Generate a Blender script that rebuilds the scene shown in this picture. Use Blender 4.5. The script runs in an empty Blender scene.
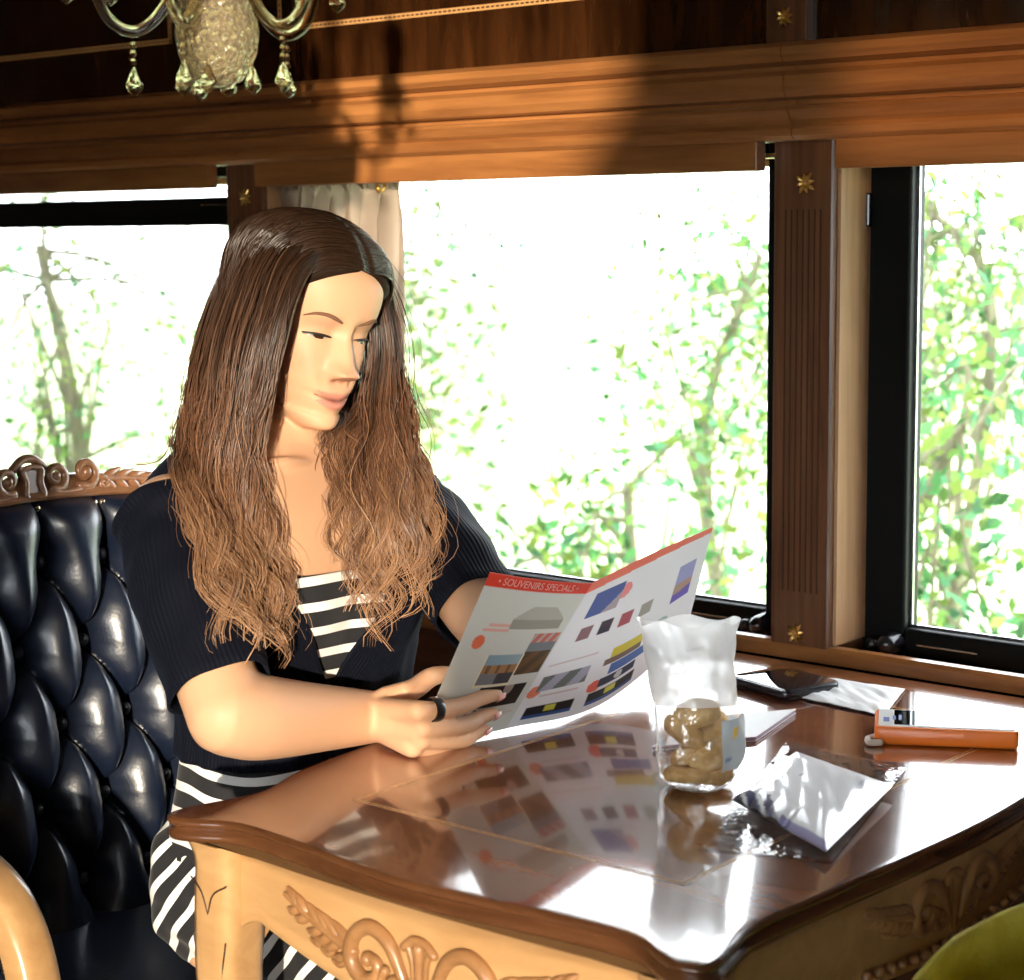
import bpy, bmesh, math, random
import numpy as np
from mathutils import Vector, Matrix

R = math.radians
rnd = random.Random(7)
SC = bpy.context.scene
COL = SC.collection

# ------------------------------------------------------------------ camera
FPX = 1920.04
CAM = np.array([1.35, -2.0, 1.29])


def _cam_matrix(yaw, pitch, roll):
    cy, sy = math.cos(yaw), math.sin(yaw)
    f = np.array([-sy, cy, 0]); r = np.array([cy, sy, 0]); u = np.array([0, 0, 1.0])
    cp, sp = math.cos(pitch), math.sin(pitch)
    f2 = cp * f - sp * u; d = -(cp * u + sp * f)
    cr, sr = math.cos(roll), math.sin(roll)
    return np.array([cr * r + sr * d, -sr * r + cr * d, f2])


CM = _cam_matrix(R(40.19464), R(7.82113), R(0.61505))
cam_data = bpy.data.cameras.new('camera')
cam = bpy.data.objects.new('camera', cam_data)
COL.objects.link(cam)
_m = Matrix.Identity(4)
for _i in range(3):
    _m[_i][0] = CM[0][_i]; _m[_i][1] = -CM[1][_i]; _m[_i][2] = -CM[2][_i]; _m[_i][3] = CAM[_i]
cam.matrix_world = _m
cam_data.sensor_width = 36
cam_data.lens = FPX / 1024 * 36
cam_data.clip_start = 0.05
cam_data.clip_end = 200
cam_data.dof.use_dof = True
cam_data.dof.focus_distance = 2.05
cam_data.dof.aperture_fstop = 8.0
SC.camera = cam

# ------------------------------------------------------------------ light
SC.view_settings.view_transform = 'Standard'
SC.view_settings.look = 'None'
SC.view_settings.gamma = 1
SC.view_settings.use_curve_mapping = False
SC.view_settings.exposure = 0.3

world = bpy.data.worlds.new('sky')
SC.world = world
world.use_nodes = True
_bg = world.node_tree.nodes['Background']
_bg.inputs[0].default_value = (0.90, 0.96, 1.0, 1)
_bg.inputs[1].default_value = 9.5

SUN_DIR = Vector((-0.6, 0.75, -0.10)).normalized()
_s = bpy.data.lights.new('sun', 'SUN')
_s.energy = 6.2
_s.color = (1.0, 0.86, 0.66)
_s.angle = R(1.2)
sun = bpy.data.objects.new('sun', _s)
COL.objects.link(sun)
sun.rotation_euler = SUN_DIR.to_track_quat('-Z', 'Y').to_euler()
sun.location = (3, -5, 3)


# ------------------------------------------------------------------ pixel -> place helpers
def _ray(x, y):
    return CM.T @ np.array([(x - 512) / FPX, (y - 490) / FPX, 1.0])


def atD(x, y, t):
    return CAM + _ray(x, y) * t


def atX(x, y, v):
    d = _ray(x, y); return CAM + d * (v - CAM[0]) / d[0]


def atY(x, y, v):
    d = _ray(x, y); return CAM + d * (v - CAM[1]) / d[1]


def atZ(x, y, v):
    d = _ray(x, y); return CAM + d * (v - CAM[2]) / d[2]


# ------------------------------------------------------------------ materials
def nd(nt, kind, **kw):
    n = nt.nodes.new(kind)
    for k, v in kw.items():
        setattr(n, k, v)
    return n


def mat(name, color=(0.5, 0.5, 0.5), rough=0.5, metal=0.0, coat=0.0, coat_rough=0.05, spec=0.5, sheen=0.0, sss=0.0, trans=0.0, ior=1.45,
        attr=None, noise=None, bump=0.0, bump_scale=100.0, emit=None, alpha=1.0):
    m = bpy.data.materials.new(name)
    m.use_nodes = True
    nt = m.node_tree
    p = nt.nodes['Principled BSDF']
    p.inputs['Base Color'].default_value = (*color, 1)
    p.inputs['Roughness'].default_value = rough
    p.inputs['Metallic'].default_value = metal
    p.inputs['Coat Weight'].default_value = coat
    p.inputs['Coat Roughness'].default_value = coat_rough
    p.inputs['Specular IOR Level'].default_value = spec
    p.inputs['Sheen Weight'].default_value = sheen
    p.inputs['Subsurface Weight'].default_value = sss
    p.inputs['Subsurface Scale'].default_value = 0.01
    p.inputs['Transmission Weight'].default_value = trans
    p.inputs['IOR'].default_value = ior
    p.inputs['Alpha'].default_value = alpha
    tc = None
    if attr:
        a = nd(nt, 'ShaderNodeAttribute', attribute_name=attr)
        nt.links.new(a.outputs['Color'], p.inputs['Base Color'])
    if noise:  # (scale xyz, colour a, colour b, noise scale)
        tc = nd(nt, 'ShaderNodeTexCoord')
        mp = nd(nt, 'ShaderNodeMapping')
        mp.inputs['Scale'].default_value = noise[0]
        nt.links.new(tc.outputs['Object'], mp.inputs['Vector'])
        nz = nd(nt, 'ShaderNodeTexNoise')
        nz.inputs['Scale'].default_value = noise[3]
        nz.inputs['Detail'].default_value = 7
        nz.inputs['Roughness'].default_value = 0.62
        nz.inputs['Distortion'].default_value = 0.6
        nt.links.new(mp.outputs['Vector'], nz.inputs['Vector'])
        cr = nd(nt, 'ShaderNodeValToRGB')
        cr.color_ramp.elements[0].position = 0.34
        cr.color_ramp.elements[1].position = 0.68
        cr.color_ramp.elements[0].color = (*noise[1], 1)
        cr.color_ramp.elements[1].color = (*noise[2], 1)
        nt.links.new(nz.outputs['Fac'], cr.inputs['Fac'])
        nt.links.new(cr.outputs['Color'], p.inputs['Base Color'])
    if bump:
        if tc is None:
            tc = nd(nt, 'ShaderNodeTexCoord')
        n2 = nd(nt, 'ShaderNodeTexNoise')
        n2.inputs['Scale'].default_value = bump_scale
        n2.inputs['Detail'].default_value = 4
        nt.links.new(tc.outputs['Object'], n2.inputs['Vector'])
        b = nd(nt, 'ShaderNodeBump')
        b.inputs['Strength'].default_value = bump
        b.inputs['Distance'].default_value = 0.002
        nt.links.new(n2.outputs['Fac'], b.inputs['Height'])
        nt.links.new(b.outputs['Normal'], p.inputs['Normal'])
    if emit:
        p.inputs['Emission Color'].default_value = (*emit[0], 1)
        p.inputs['Emission Strength'].default_value = emit[1]
    return m


def film(name, tint=(1, 1, 1), gloss=0.12, rough=0.08, white=0.0, bump=0.0, bump_scale=60):
    """thin clear sheet: straight-through light, a glossy skin and an optional milky share"""
    m = bpy.data.materials.new(name)
    m.use_nodes = True
    nt = m.node_tree
    nt.nodes.remove(nt.nodes['Principled BSDF'])
    out = nt.nodes['Material Output']
    tr = nd(nt, 'ShaderNodeBsdfTransparent'); tr.inputs[0].default_value = (*tint, 1)
    gl = nd(nt, 'ShaderNodeBsdfGlossy'); gl.inputs['Roughness'].default_value = rough
    fr = nd(nt, 'ShaderNodeLayerWeight'); fr.inputs['Blend'].default_value = 0.35
    mul = nd(nt, 'ShaderNodeMath', operation='MULTIPLY_ADD')
    mul.inputs[1].default_value = 0.55; mul.inputs[2].default_value = gloss
    nt.links.new(fr.outputs['Fresnel'], mul.inputs[0])
    mx = nd(nt, 'ShaderNodeMixShader')
    nt.links.new(mul.outputs[0], mx.inputs[0]); nt.links.new(tr.outputs[0], mx.inputs[1]); nt.links.new(gl.outputs[0], mx.inputs[2])
    last = mx
    if white:
        df = nd(nt, 'ShaderNodeBsdfDiffuse'); df.inputs[0].default_value = (0.92, 0.92, 0.92, 1)
        tl = nd(nt, 'ShaderNodeBsdfTranslucent'); tl.inputs[0].default_value = (0.92, 0.92, 0.92, 1)
        m2 = nd(nt, 'ShaderNodeMixShader'); m2.inputs[0].default_value = 0.72
        nt.links.new(df.outputs[0], m2.inputs[1]); nt.links.new(tl.outputs[0], m2.inputs[2])
        m3 = nd(nt, 'ShaderNodeMixShader'); m3.inputs[0].default_value = white
        nt.links.new(mx.outputs[0], m3.inputs[1]); nt.links.new(m2.outputs[0], m3.inputs[2])
        last = m3
    if bump:
        tc = nd(nt, 'ShaderNodeTexCoord'); nz = nd(nt, 'ShaderNodeTexNoise'); nz.inputs['Scale'].default_value = bump_scale
        nt.links.new(tc.outputs['Object'], nz.inputs['Vector'])
        b = nd(nt, 'ShaderNodeBump'); b.inputs['Strength'].default_value = bump; b.inputs['Distance'].default_value = 0.004
        nt.links.new(nz.outputs['Fac'], b.inputs['Height']); nt.links.new(b.outputs['Normal'], gl.inputs['Normal'])
    nt.links.new(last.outputs[0], out.inputs['Surface'])
    return m


def leaf_mat(name, ca, cb):
    m = bpy.data.materials.new(name)
    m.use_nodes = True
    nt = m.node_tree
    nt.nodes.remove(nt.nodes['Principled BSDF'])
    out = nt.nodes['Material Output']
    a = nd(nt, 'ShaderNodeAttribute', attribute_name='Col')
    d = nd(nt, 'ShaderNodeBsdfDiffuse'); t = nd(nt, 'ShaderNodeBsdfTranslucent')
    nt.links.new(a.outputs['Color'], d.inputs[0]); nt.links.new(a.outputs['Color'], t.inputs[0])
    mx = nd(nt, 'ShaderNodeMixShader'); mx.inputs[0].default_value = 0.5
    nt.links.new(d.outputs[0], mx.inputs[1]); nt.links.new(t.outputs[0], mx.inputs[2])
    nt.links.new(mx.outputs[0], out.inputs['Surface'])
    return m


M = {}
M['wall_wood'] = mat('wall_wood', rough=0.32, coat=0.35, coat_rough=0.15, noise=((0.6, 6, 8), (0.25, 0.092, 0.027), (0.46, 0.190, 0.058), 5.0))
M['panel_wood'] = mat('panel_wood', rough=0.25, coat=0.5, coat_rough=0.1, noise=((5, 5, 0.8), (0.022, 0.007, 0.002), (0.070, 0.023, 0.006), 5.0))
M['pillar_wood'] = mat('pillar_wood', rough=0.35, coat=0.3, coat_rough=0.15, noise=((14, 14, 0.7), (0.105, 0.042, 0.018), (0.21, 0.090, 0.040), 5.0))
M['lit_side_wood'] = mat('lit_side_wood', rough=0.4, coat=0.2, noise=((14, 14, 0.7), (0.42, 0.24, 0.12), (0.56, 0.34, 0.18), 5.0))  # paler wood tone stands in for light on the pillar sides
M['wainscot'] = mat('wainscot', rough=0.35, coat=0.2, noise=((0.7, 6, 10), (0.06, 0.024, 0.012), (0.13, 0.052, 0.024), 5.0))
M['table_top'] = mat('table_top', rough=0.16, coat=1.0, coat_rough=0.06, noise=((1.2, 7, 7), (0.13, 0.040, 0.018), (0.33, 0.120, 0.050), 4.0))
M['table_edge'] = mat('table_edge', rough=0.22, coat=0.7, coat_rough=0.08, noise=((2, 2, 20), (0.070, 0.026, 0.010), (0.125, 0.050, 0.020), 5.0))
M['table_wood'] = mat('table_wood', rough=0.32, coat=0.35, coat_rough=0.12, noise=((1.5, 8, 9), (0.40, 0.222, 0.092), (0.50, 0.295, 0.130), 4.0))
M['carve_wood'] = mat('carve_wood', rough=0.35, coat=0.3, noise=((4, 4, 4), (0.24, 0.115, 0.045), (0.38, 0.19, 0.078), 6.0))
M['groove'] = mat('groove', (0.03, 0.012, 0.006), 0.6)
M['flute'] = mat('flute', (0.075, 0.034, 0.017), 0.5)
M['inlay'] = mat('inlay', (0.85, 0.45, 0.17), 0.35, coat=0.4)
M['inlay_dark'] = mat('inlay_dark', (0.05, 0.02, 0.01), 0.4, coat=0.3)
M['chair_wood'] = mat('chair_wood', rough=0.3, coat=0.4, coat_rough=0.1, noise=((3, 3, 3), (0.15, 0.065, 0.030), (0.28, 0.13, 0.062), 6.0))
M['leather'] = mat('leather', (0.005, 0.009, 0.022), 0.34, spec=0.7, coat=0.15, coat_rough=0.2, bump=0.12, bump_scale=260)
M['nail'] = mat('nail', (0.62, 0.50, 0.36), 0.25, metal=1.0)
M['gold'] = mat('gold', (0.80, 0.52, 0.16), 0.3, metal=0.9)
M['black_frame'] = mat('black_frame', (0.003, 0.004, 0.004), 0.5, spec=0.15)
M['black_bright'] = mat('black_bright', (0.35, 0.37, 0.38), 0.2, metal=0.8)
M['pane'] = film('pane', gloss=0.02, rough=0.0)
M['ceiling'] = mat('ceiling', (0.55, 0.45, 0.33), 0.7)
M['carpet'] = mat('carpet', rough=0.95, noise=((1, 1, 1), (0.10, 0.05, 0.035), (0.16, 0.09, 0.06), 60.0))
M['skin'] = mat('skin', rough=0.5, spec=0.3, sss=0.12, attr='Col', bump=0.03, bump_scale=700)
M['hair'] = mat('hair', rough=0.32, spec=0.6, attr='Col')
M['print'] = mat('print', rough=0.35, attr='Col', coat=0.15)
_nt = M['print'].node_tree
_tl = nd(_nt, 'ShaderNodeBsdfTranslucent'); _ms = nd(_nt, 'ShaderNodeMixShader'); _ms.inputs[0].default_value = 0.42
_nt.links.new([n for n in _nt.nodes if n.type == 'ATTRIBUTE'][0].outputs['Color'], _tl.inputs[0])
_nt.links.new(_nt.nodes['Principled BSDF'].outputs[0], _ms.inputs[1]); _nt.links.new(_tl.outputs[0], _ms.inputs[2])
_nt.links.new(_ms.outputs[0], _nt.nodes['Material Output'].inputs['Surface'])
M['knit'] = mat('knit', (0.0045, 0.006, 0.013), 0.85, sheen=0.25)
M['nail_polish'] = mat('nail_polish', (0.75, 0.35, 0.30), 0.2, coat=0.6)
M['white_paper'] = mat('white_paper', (0.86, 0.86, 0.86), 0.55)
M['black_plastic'] = mat('black_plastic', (0.012, 0.013, 0.02), 0.25, coat=0.5)
M['screen'] = mat('screen', (0.01, 0.012, 0.016), 0.04, coat=1.0, coat_rough=0.0)
M['orange_case'] = mat('orange_case', (0.95, 0.21, 0.02), 0.4, coat=0.2)
M['white_plastic'] = mat('white_plastic', (0.85, 0.85, 0.82), 0.3, coat=0.4)
M['eye_white'] = mat('eye_white', (0.75, 0.70, 0.66), 0.15, coat=0.5)
M['eye_dark'] = mat('eye_dark', (0.03, 0.014, 0.008), 0.15, coat=0.8)
M['lash'] = mat('lash', (0.010, 0.006, 0.004), 0.6)
M['brow'] = mat('brow', (0.16, 0.075, 0.038), 0.8)


# ------------------------------------------------------------------ mesh builder
def cr_spline(pts, n, closed=False):
    """Catmull-Rom through pts (any dimension), n samples per span"""
    P = np.array(pts, float)
    k = len(P)
    out = []
    spans = k if closed else k - 1
    for i in range(spans):
        if closed:
            p0, p1, p2, p3 = P[(i - 1) % k], P[i], P[(i + 1) % k], P[(i + 2) % k]
        else:
            p0 = P[i - 1] if i > 0 else 2 * P[0] - P[1]
            p1, p2 = P[i], P[i + 1]
            p3 = P[i + 2] if i + 2 < k else 2 * P[-1] - P[-2]
        for j in range(n):
            t = j / n
            out.append(0.5 * ((2 * p1) + (-p0 + p2) * t + (2 * p0 - 5 * p1 + 4 * p2 - p3) * t * t + (-p0 + 3 * p1 - 3 * p2 + p3) * t ** 3))
    if not closed:
        out.append(P[-1])
    return np.array(out)


class MB:
    def __init__(self):
        self.v = []; self.f = []; self.m = []; self.c = []

    def add(self, verts, faces, mi=0, col=None):
        o = len(self.v)
        self.v += [tuple(map(float, p)) for p in verts]
        self.f += [tuple(o + i for i in f) for f in faces]
        self.m += [mi] * len(faces)
        if col is None:
            col = [(1, 1, 1)] * len(verts)
        elif len(col) == 3 and not hasattr(col[0], '__len__'):
            col = [tuple(col)] * len(verts)
        self.c += [tuple(c) for c in col]
        return self

    def box(self, x0, x1, y0, y1, z0, z1, mi=0):
        v = [(x0, y0, z0), (x1, y0, z0), (x1, y1, z0), (x0, y1, z0), (x0, y0, z1), (x1, y0, z1), (x1, y1, z1), (x0, y1, z1)]
        return self.add(v, [(0, 3, 2, 1), (4, 5, 6, 7), (0, 1, 5, 4), (1, 2, 6, 5), (2, 3, 7, 6), (3, 0, 4, 7)], mi)

    def rings(self, rings, mi=0, cap0=True, cap1=True, closed=True, loop=False, col=None):
        """list of rings (same number of points each) joined into a skin"""
        n = len(rings[0]); k = len(rings)
        v = [p for r in rings for p in r]
        f = []
        for i in range(k if loop else k - 1):
            a, b = i * n, ((i + 1) % k) * n
            for j in range(n if closed else n - 1):
                j2 = (j + 1) % n
                f.append((a + j, a + j2, b + j2, b + j))
        if not loop and closed:
            if cap0: f.append(tuple(reversed(range(n))))
            if cap1: f.append(tuple(range((k - 1) * n, k * n)))
        return self.add(v, f, mi, col)

    def grid(self, fn, nu, nv, mi=0, colfn=None):
        v = []; c = []
        for i in range(nu + 1):
            for j in range(nv + 1):
                v.append(fn(i / nu, j / nv))
                if colfn: c.append(colfn(i / nu, j / nv))
        f = [(i * (nv + 1) + j, (i + 1) * (nv + 1) + j, (i + 1) * (nv + 1) + j + 1, i * (nv + 1) + j + 1) for i in range(nu) for j in range(nv)]
        return self.add(v, f, mi, c if colfn else None)

    def tube(self, pts, rad, n=8, mi=0, cap='flat', col=None, squash=None):
        P = np.array(pts, float); k = len(P)
        if not hasattr(rad, '__len__'): rad = [rad] * k
        rad = list(rad)
        T = np.gradient(P, axis=0)
        T /= np.linalg.norm(T, axis=1)[:, None] + 1e-12
        if cap == 'round':
            pre = []; post = []
            for a in (80, 55, 28):
                s, c_ = math.sin(R(a)), math.cos(R(a))
                pre.append((P[0] - T[0] * rad[0] * s, rad[0] * c_)); post.append((P[-1] + T[-1] * rad[-1] * s, rad[-1] * c_))
            post.reverse()
            P = np.array([q for q, _ in pre] + list(P) + [q for q, _ in post])
            rad = [r for _, r in pre] + rad + [r for _, r in post]
            T = np.concatenate([[T[0]] * 3, T, [T[-1]] * 3])
            if col is not None and hasattr(col[0], '__len__'): col = [col[0]] * 3 + list(col) + [col[-1]] * 3
            k = len(P)
        up = np.array([0, 0, 1.0])
        if abs(T[0] @ up) > 0.9: up = np.array([1.0, 0, 0])
        nrm = up - T[0] * (T[0] @ up); nrm /= np.linalg.norm(nrm)
        rings = []; cols = []
        for i in range(k):
            nrm = nrm - T[i] * (T[i] @ nrm); nrm /= np.linalg.norm(nrm) + 1e-12
            b = np.cross(T[i], nrm)
            sq = squash if squash else 1.0
            rings.append([P[i] + rad[i] * (math.cos(a) * nrm * sq + math.sin(a) * b) for a in [2 * math.pi * j / n for j in range(n)]])
            if col is not None: cols += [col[i] if hasattr(col[0], '__len__') else col] * n
        return self.rings(rings, mi, col=cols if col is not None else None)

    def lathe(self, prof, c=(0, 0, 0), n=32, mi=0, axis=None):
        rings = [[(c[0] + r * math.cos(2 * math.pi * j / n), c[1] + r * math.sin(2 * math.pi * j / n), c[2] + z) for j in range(n)] for r, z in prof]
        return self.rings(rings, mi)

    def ellipsoid(self, c, r, n=16, k=10, mi=0, rot=None, col=None):
        c = np.array(c, float)
        rings = []
        for i in range(k + 1):
            ph = math.pi * (i / k) - math.pi / 2
            ph = max(min(ph, math.pi / 2 - 0.03), -math.pi / 2 + 0.03)
            ring = []
            for j in range(n):
                th = 2 * math.pi * j / n
                p = np.array([r[0] * math.cos(ph) * math.cos(th), r[1] * math.cos(ph) * math.sin(th), r[2] * math.sin(ph)])
                if rot is not None: p = rot @ p
                ring.append(c + p)
            rings.append(ring)
        return self.rings(rings, mi, col=col)

    def prism(self, poly, fn, d0, d1, mi=0):
        """poly in (a,b) extruded between d0 and d1; fn(a,b,d) gives the point"""
        n = len(poly)
        v = [fn(a, b, d0) for a, b in poly] + [fn(a, b, d1) for a, b in poly]
        f = [tuple(range(n)), tuple(reversed(range(n, 2 * n)))]
        f += [(i, i + n, (i + 1) % n + n, (i + 1) % n) for i in range(n)]
        return self.add(v, f, mi)

    def build(self, name, mats, parent=None, smooth=True, bevel=0.0, seg=2, subsurf=0, solid=0.0, angle=40, kind=None, label=None, recenter=True):
        me = bpy.data.meshes.new(name)
        V = np.array(self.v)
        off = Vector((0, 0, 0))
        if parent is None and recenter:
            off = Vector(((V[:, 0].min() + V[:, 0].max()) / 2, (V[:, 1].min() + V[:, 1].max()) / 2, V[:, 2].min()))
        me.from_pydata([tuple(p) for p in (V - np.array(off))], [], self.f)
        if not isinstance(mats, (list, tuple)): mats = [mats]
        for m in mats: me.materials.append(m)
        me.polygons.foreach_set('material_index', self.m)
        at = me.color_attributes.new('Col', 'FLOAT_COLOR', 'POINT')
        at.data.foreach_set('color', np.concatenate([np.array(self.c, float), np.ones((len(self.c), 1))], axis=1).ravel())
        bm = bmesh.new(); bm.from_mesh(me)
        bmesh.ops.recalc_face_normals(bm, faces=bm.faces)
        bm.to_mesh(me); bm.free()
        if smooth:
            me.polygons.foreach_set('use_smooth', [True] * len(me.polygons))
            if angle < 180: me.set_sharp_from_angle(angle=R(angle))
        o = bpy.data.objects.new(name, me)
        COL.objects.link(o)
        o.location = off
        if parent is not None: put_under(o, parent)
        if bevel:
            b = o.modifiers.new('edge', 'BEVEL'); b.width = bevel; b.segments = seg; b.limit_method = 'ANGLE'; b.angle_limit = R(35); b.harden_normals = False
        if solid:
            s = o.modifiers.new('thick', 'SOLIDIFY'); s.thickness = solid; s.offset = 0
        if subsurf:
            s = o.modifiers.new('soft', 'SUBSURF'); s.levels = subsurf; s.render_levels = subsurf
        if kind: o['kind'] = kind
        if label: o['label'] = label
        return o


def world_loc(o):
    l = Vector(o.location)
    while o.parent is not None:
        o = o.parent; l += o.location
    return l


def put_under(o, parent):
    """parent a mesh that was built in world coordinates"""
    o.parent = parent
    o.location = -world_loc(parent)


def thing(name, loc, label, cat, group=None):
    o = bpy.data.objects.new(name, None)
    COL.objects.link(o)
    o.location = loc; o.empty_display_size = 0.05
    return tag(o, label, cat, group)


def tag(o, label, cat, group=None, kind=None):
    o['label'] = label; o['category'] = cat
    if group: o['group'] = group
    if kind: o['kind'] = kind
    return o


def text_mesh(body, fn, width, height, depth=0.0):
    """flat lettering; fn(a, b) maps unit-ish text coordinates (0..width, 0..height) into the world"""
    cu = bpy.data.curves.new('lettering', 'FONT')
    cu.body = body
    o = bpy.data.objects.new('lettering', cu)
    COL.objects.link(o)
    bpy.context.view_layer.update()
    me = bpy.data.meshes.new_from_object(o.evaluated_get(bpy.context.evaluated_depsgraph_get()))
    bpy.data.objects.remove(o)
    V = np.array([v.co[:] for v in me.vertices])
    F = [tuple(p.vertices) for p in me.polygons]
    a0, a1, b0, b1 = V[:, 0].min(), V[:, 0].max(), V[:, 1].min(), V[:, 1].max()
    return [fn((x - a0) / (a1 - a0) * width, (y - b0) / (b1 - b0) * height) for x, y, _ in V], F


# ================================================================== the carriage
WX0, WX1 = -2.9, 2.9
TOPZ = 2.2
BACKY = -2.9

MB().box(WX0, WX1, BACKY, 0.2, -0.06, 0).build('floor', M['carpet'], kind='structure', smooth=False)
MB().box(WX0, WX1, BACKY, 0.2, TOPZ, TOPZ + 0.06).build('ceiling', M['ceiling'], kind='structure', smooth=False)
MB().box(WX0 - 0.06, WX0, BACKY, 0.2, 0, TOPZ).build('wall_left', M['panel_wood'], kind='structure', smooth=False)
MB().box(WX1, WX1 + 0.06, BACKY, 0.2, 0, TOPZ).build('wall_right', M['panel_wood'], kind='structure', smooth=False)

# window side: wainscot below, header above
wf = MB()
wf.box(WX0, WX1, 0.012, 0.16, 0, 0.752)
for k in range(-6, 7):      # raised fields of the wainscot
    wf.box(k * 0.49 + 0.14, k * 0.49 + 0.50, 0.002, 0.014, 0.12, 0.60)
wall_front = wf.build('wall_front', M['wainscot'], bevel=0.004, smooth=False, kind='structure')
uw = MB()
uw.box(WX0, WX1, -0.028, 0.16, 1.40, TOPZ)
uw.box(0.72, WX1, 0.0, 0.16, 0.781, 1.40)
uw.box(WX0, -2.80, 0.0, 0.16, 0.781, 1.40)
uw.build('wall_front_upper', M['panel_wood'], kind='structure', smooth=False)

# sill
sl = MB()
prof = [(0.20, 0.750), (-0.014, 0.756), (-0.017, 0.760), (-0.017, 0.775), (-0.013, 0.780), (0.0, 0.780), (0.03, 0.763), (0.20, 0.763)]
sl.rings([[(x, a, b) for a, b in prof] for x in (WX0, WX1)])
sl.rings([[(x, a, b) for a, b in [(0.02, 0.752), (-0.010, 0.752), (-0.014, 0.745), (-0.010, 0.737), (-0.006, 0.722), (0.0, 0.715), (0.02, 0.715)]] for x in (WX0, WX1)])
sl.build('trim_1', M['wall_wood'], kind='structure', angle=25)

# header mouldings: continuous upper cornice, with the lower fascia cut at the pillars
PIL = [(-1.876, -1.792), (-0.892, -0.810), (0.088, 0.172), (0.64, 0.72)]
hd = MB()
# joint just right of the pillar block at x = 0.09
prof_hi = [(0.0, 1.386), (-0.052, 1.386), (-0.058, 1.391), (-0.060, 1.399), (-0.056, 1.404), (-0.062, 1.409), (-0.068, 1.420), (-0.066, 1.424), (-0.046, 1.4265),
           (-0.046, 1.4320), (-0.072, 1.434), (-0.078, 1.444), (-0.077, 1.458), (-0.070, 1.464), (-0.050, 1.4655), (-0.050, 1.4710), (-0.078, 1.474), (-0.084, 1.481),
           (-0.083, 1.490), (-0.074, 1.496), (-0.048, 1.499), (0.0, 1.499)]
for a, b in ((WX0, 0.1395), (0.1405, WX1)):
    hd.rings([[(x, p, q) for p, q in prof_hi] for x in (a, b)])
header = hd.build('trim_2', M['wall_wood'], kind='structure', angle=20)
fs = MB()
edges = [WX0] + [e for p in PIL for e in (p[0] - 0.001, p[1] + 0.021)] + [WX1]
for i in range(0, len(edges), 2):
    fs.box(edges[i], edges[i + 1], -0.050, -0.030, 1.352, 1.3865)
fascia = fs.build('trim_3', M['wall_wood'], kind='structure', bevel=0.0015, smooth=False)
MB().box(WX0, WX1, 0.10, 0.14, 1.362, 1.42).build('trim_4', M['wall_wood'], kind='structure', smooth=False)


# inlay lines of the upper panels
def inlay_line(mb, p, q, w, up, out):
    """a banded strip from p to q: two pale edges, dark dashes between"""
    p, q, up, out = map(lambda t: np.array(t, float), (p, q, up, out))
    d = q - p; L = np.linalg.norm(d); d /= L

    def quad(a, b, s0, s1, mi, lift):
        v = [p + d * a + up * s0 + out * lift, p + d * b + up * s0 + out * lift, p + d * b + up * s1 + out * lift, p + d * a + up * s1 + out * lift]
        mb.add(v, [(0, 1, 2, 3)], mi)
    quad(0, L, 0, w, 0, 0.0006)
    k = max(2, int(L / 0.0085)); s = L / k
    for i in range(k):
        quad((i + 0.12) * s, (i + 0.80) * s, w * 0.34, w * 0.66, 1, 0.0009)


ip = MB()
for a, b in ((-1.95, -0.990), (-0.752, 0.03), (0.33, 1.0)):
    z0, z1, w, y = 1.574, 1.95, 0.0075, -0.028
    inlay_line(ip, (a, y, z0), (b, y, z0), w, (0, 0, 1), (0, -1, 0))
    inlay_line(ip, (a, y, z1), (b, y, z1), w, (0, 0, 1), (0, -1, 0))
    inlay_line(ip, (a, y, z0), (a, y, z1), w, (1, 0, 0), (0, -1, 0))
    inlay_line(ip, (b, y, z0), (b, y, z1), w, (-1, 0, 0), (0, -1, 0))
inl_o = ip.build('trim_5', [M['inlay'], M['inlay_dark']], kind='structure', smooth=False)


def rosette(parent, cx, y, cz, s):
    mb = MB()
    for k in range(8):
        a = k * math.pi / 4 + 0.2
        ln = s * (1.0 if k % 2 else 0.82)
        mb.tube([(cx + math.cos(a) * s * 0.25, y, cz + math.sin(a) * s * 0.25), (cx + math.cos(a) * ln * 0.65, y - 0.0015, cz + math.sin(a) * ln * 0.65),
                 (cx + math.cos(a) * ln, y - 0.0005, cz + math.sin(a) * ln)], [s * 0.10, s * 0.20, s * 0.07], 6, cap='round')
    ring = [(cx + math.cos(t) * s * 0.36, y - 0.001, cz + math.sin(t) * s * 0.36) for t in np.linspace(0, 2 * math.pi, 17)]
    mb.tube(ring, s * 0.11, 6)
    mb.ellipsoid((cx, y, cz), (s * 0.16, 0.002, s * 0.16), 8, 6)
    return mb.build('rosette', M['gold'], parent)


pillars = []
for i, (a, b) in enumerate(PIL):
    pm = MB()
    pm.box(a, b, -0.015, 0.12, 0.7565, 1.43)
    p = pm.build('trim_%d' % (6 + i), M['pillar_wood'], kind='structure', bevel=0.004, smooth=False)
    jm = MB().box(b - 0.001, b + 0.0045, -0.006, 0.0635, 0.7815, 1.43)  # pale board: the window-lit pillar side put into the colour
    jm.build('lit_side_board', M['lit_side_wood'], p, smooth=False)
    # flutes, the recess behind the header, gold rosettes
    fl = MB()
    n = 7
    for k in range(n):
        x = a + 0.018 + k * (b - a - 0.036) / (n - 1)
        fl.tube([(x, -0.0148, z) for z in np.linspace(0.845, 1.305, 12)], 0.0014, 6, cap='round')
    fl.build('fluting', M['flute'], p)
    if i in (1, 2):
        c = (a + b) / 2
        rosette(p, c + 0.004, -0.0165, 1.337, 0.0135)
        rosette(p, c - 0.004, -0.0165, 0.793, 0.0125)
blk = MB().box(0.092, 0.148, -0.040, -0.02, 1.499, 1.95).build('trim_10', M['pillar_wood'], kind='structure', bevel=0.002, smooth=False)
rosette(blk, 0.119, -0.0415, 1.528, 0.0125)


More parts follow.
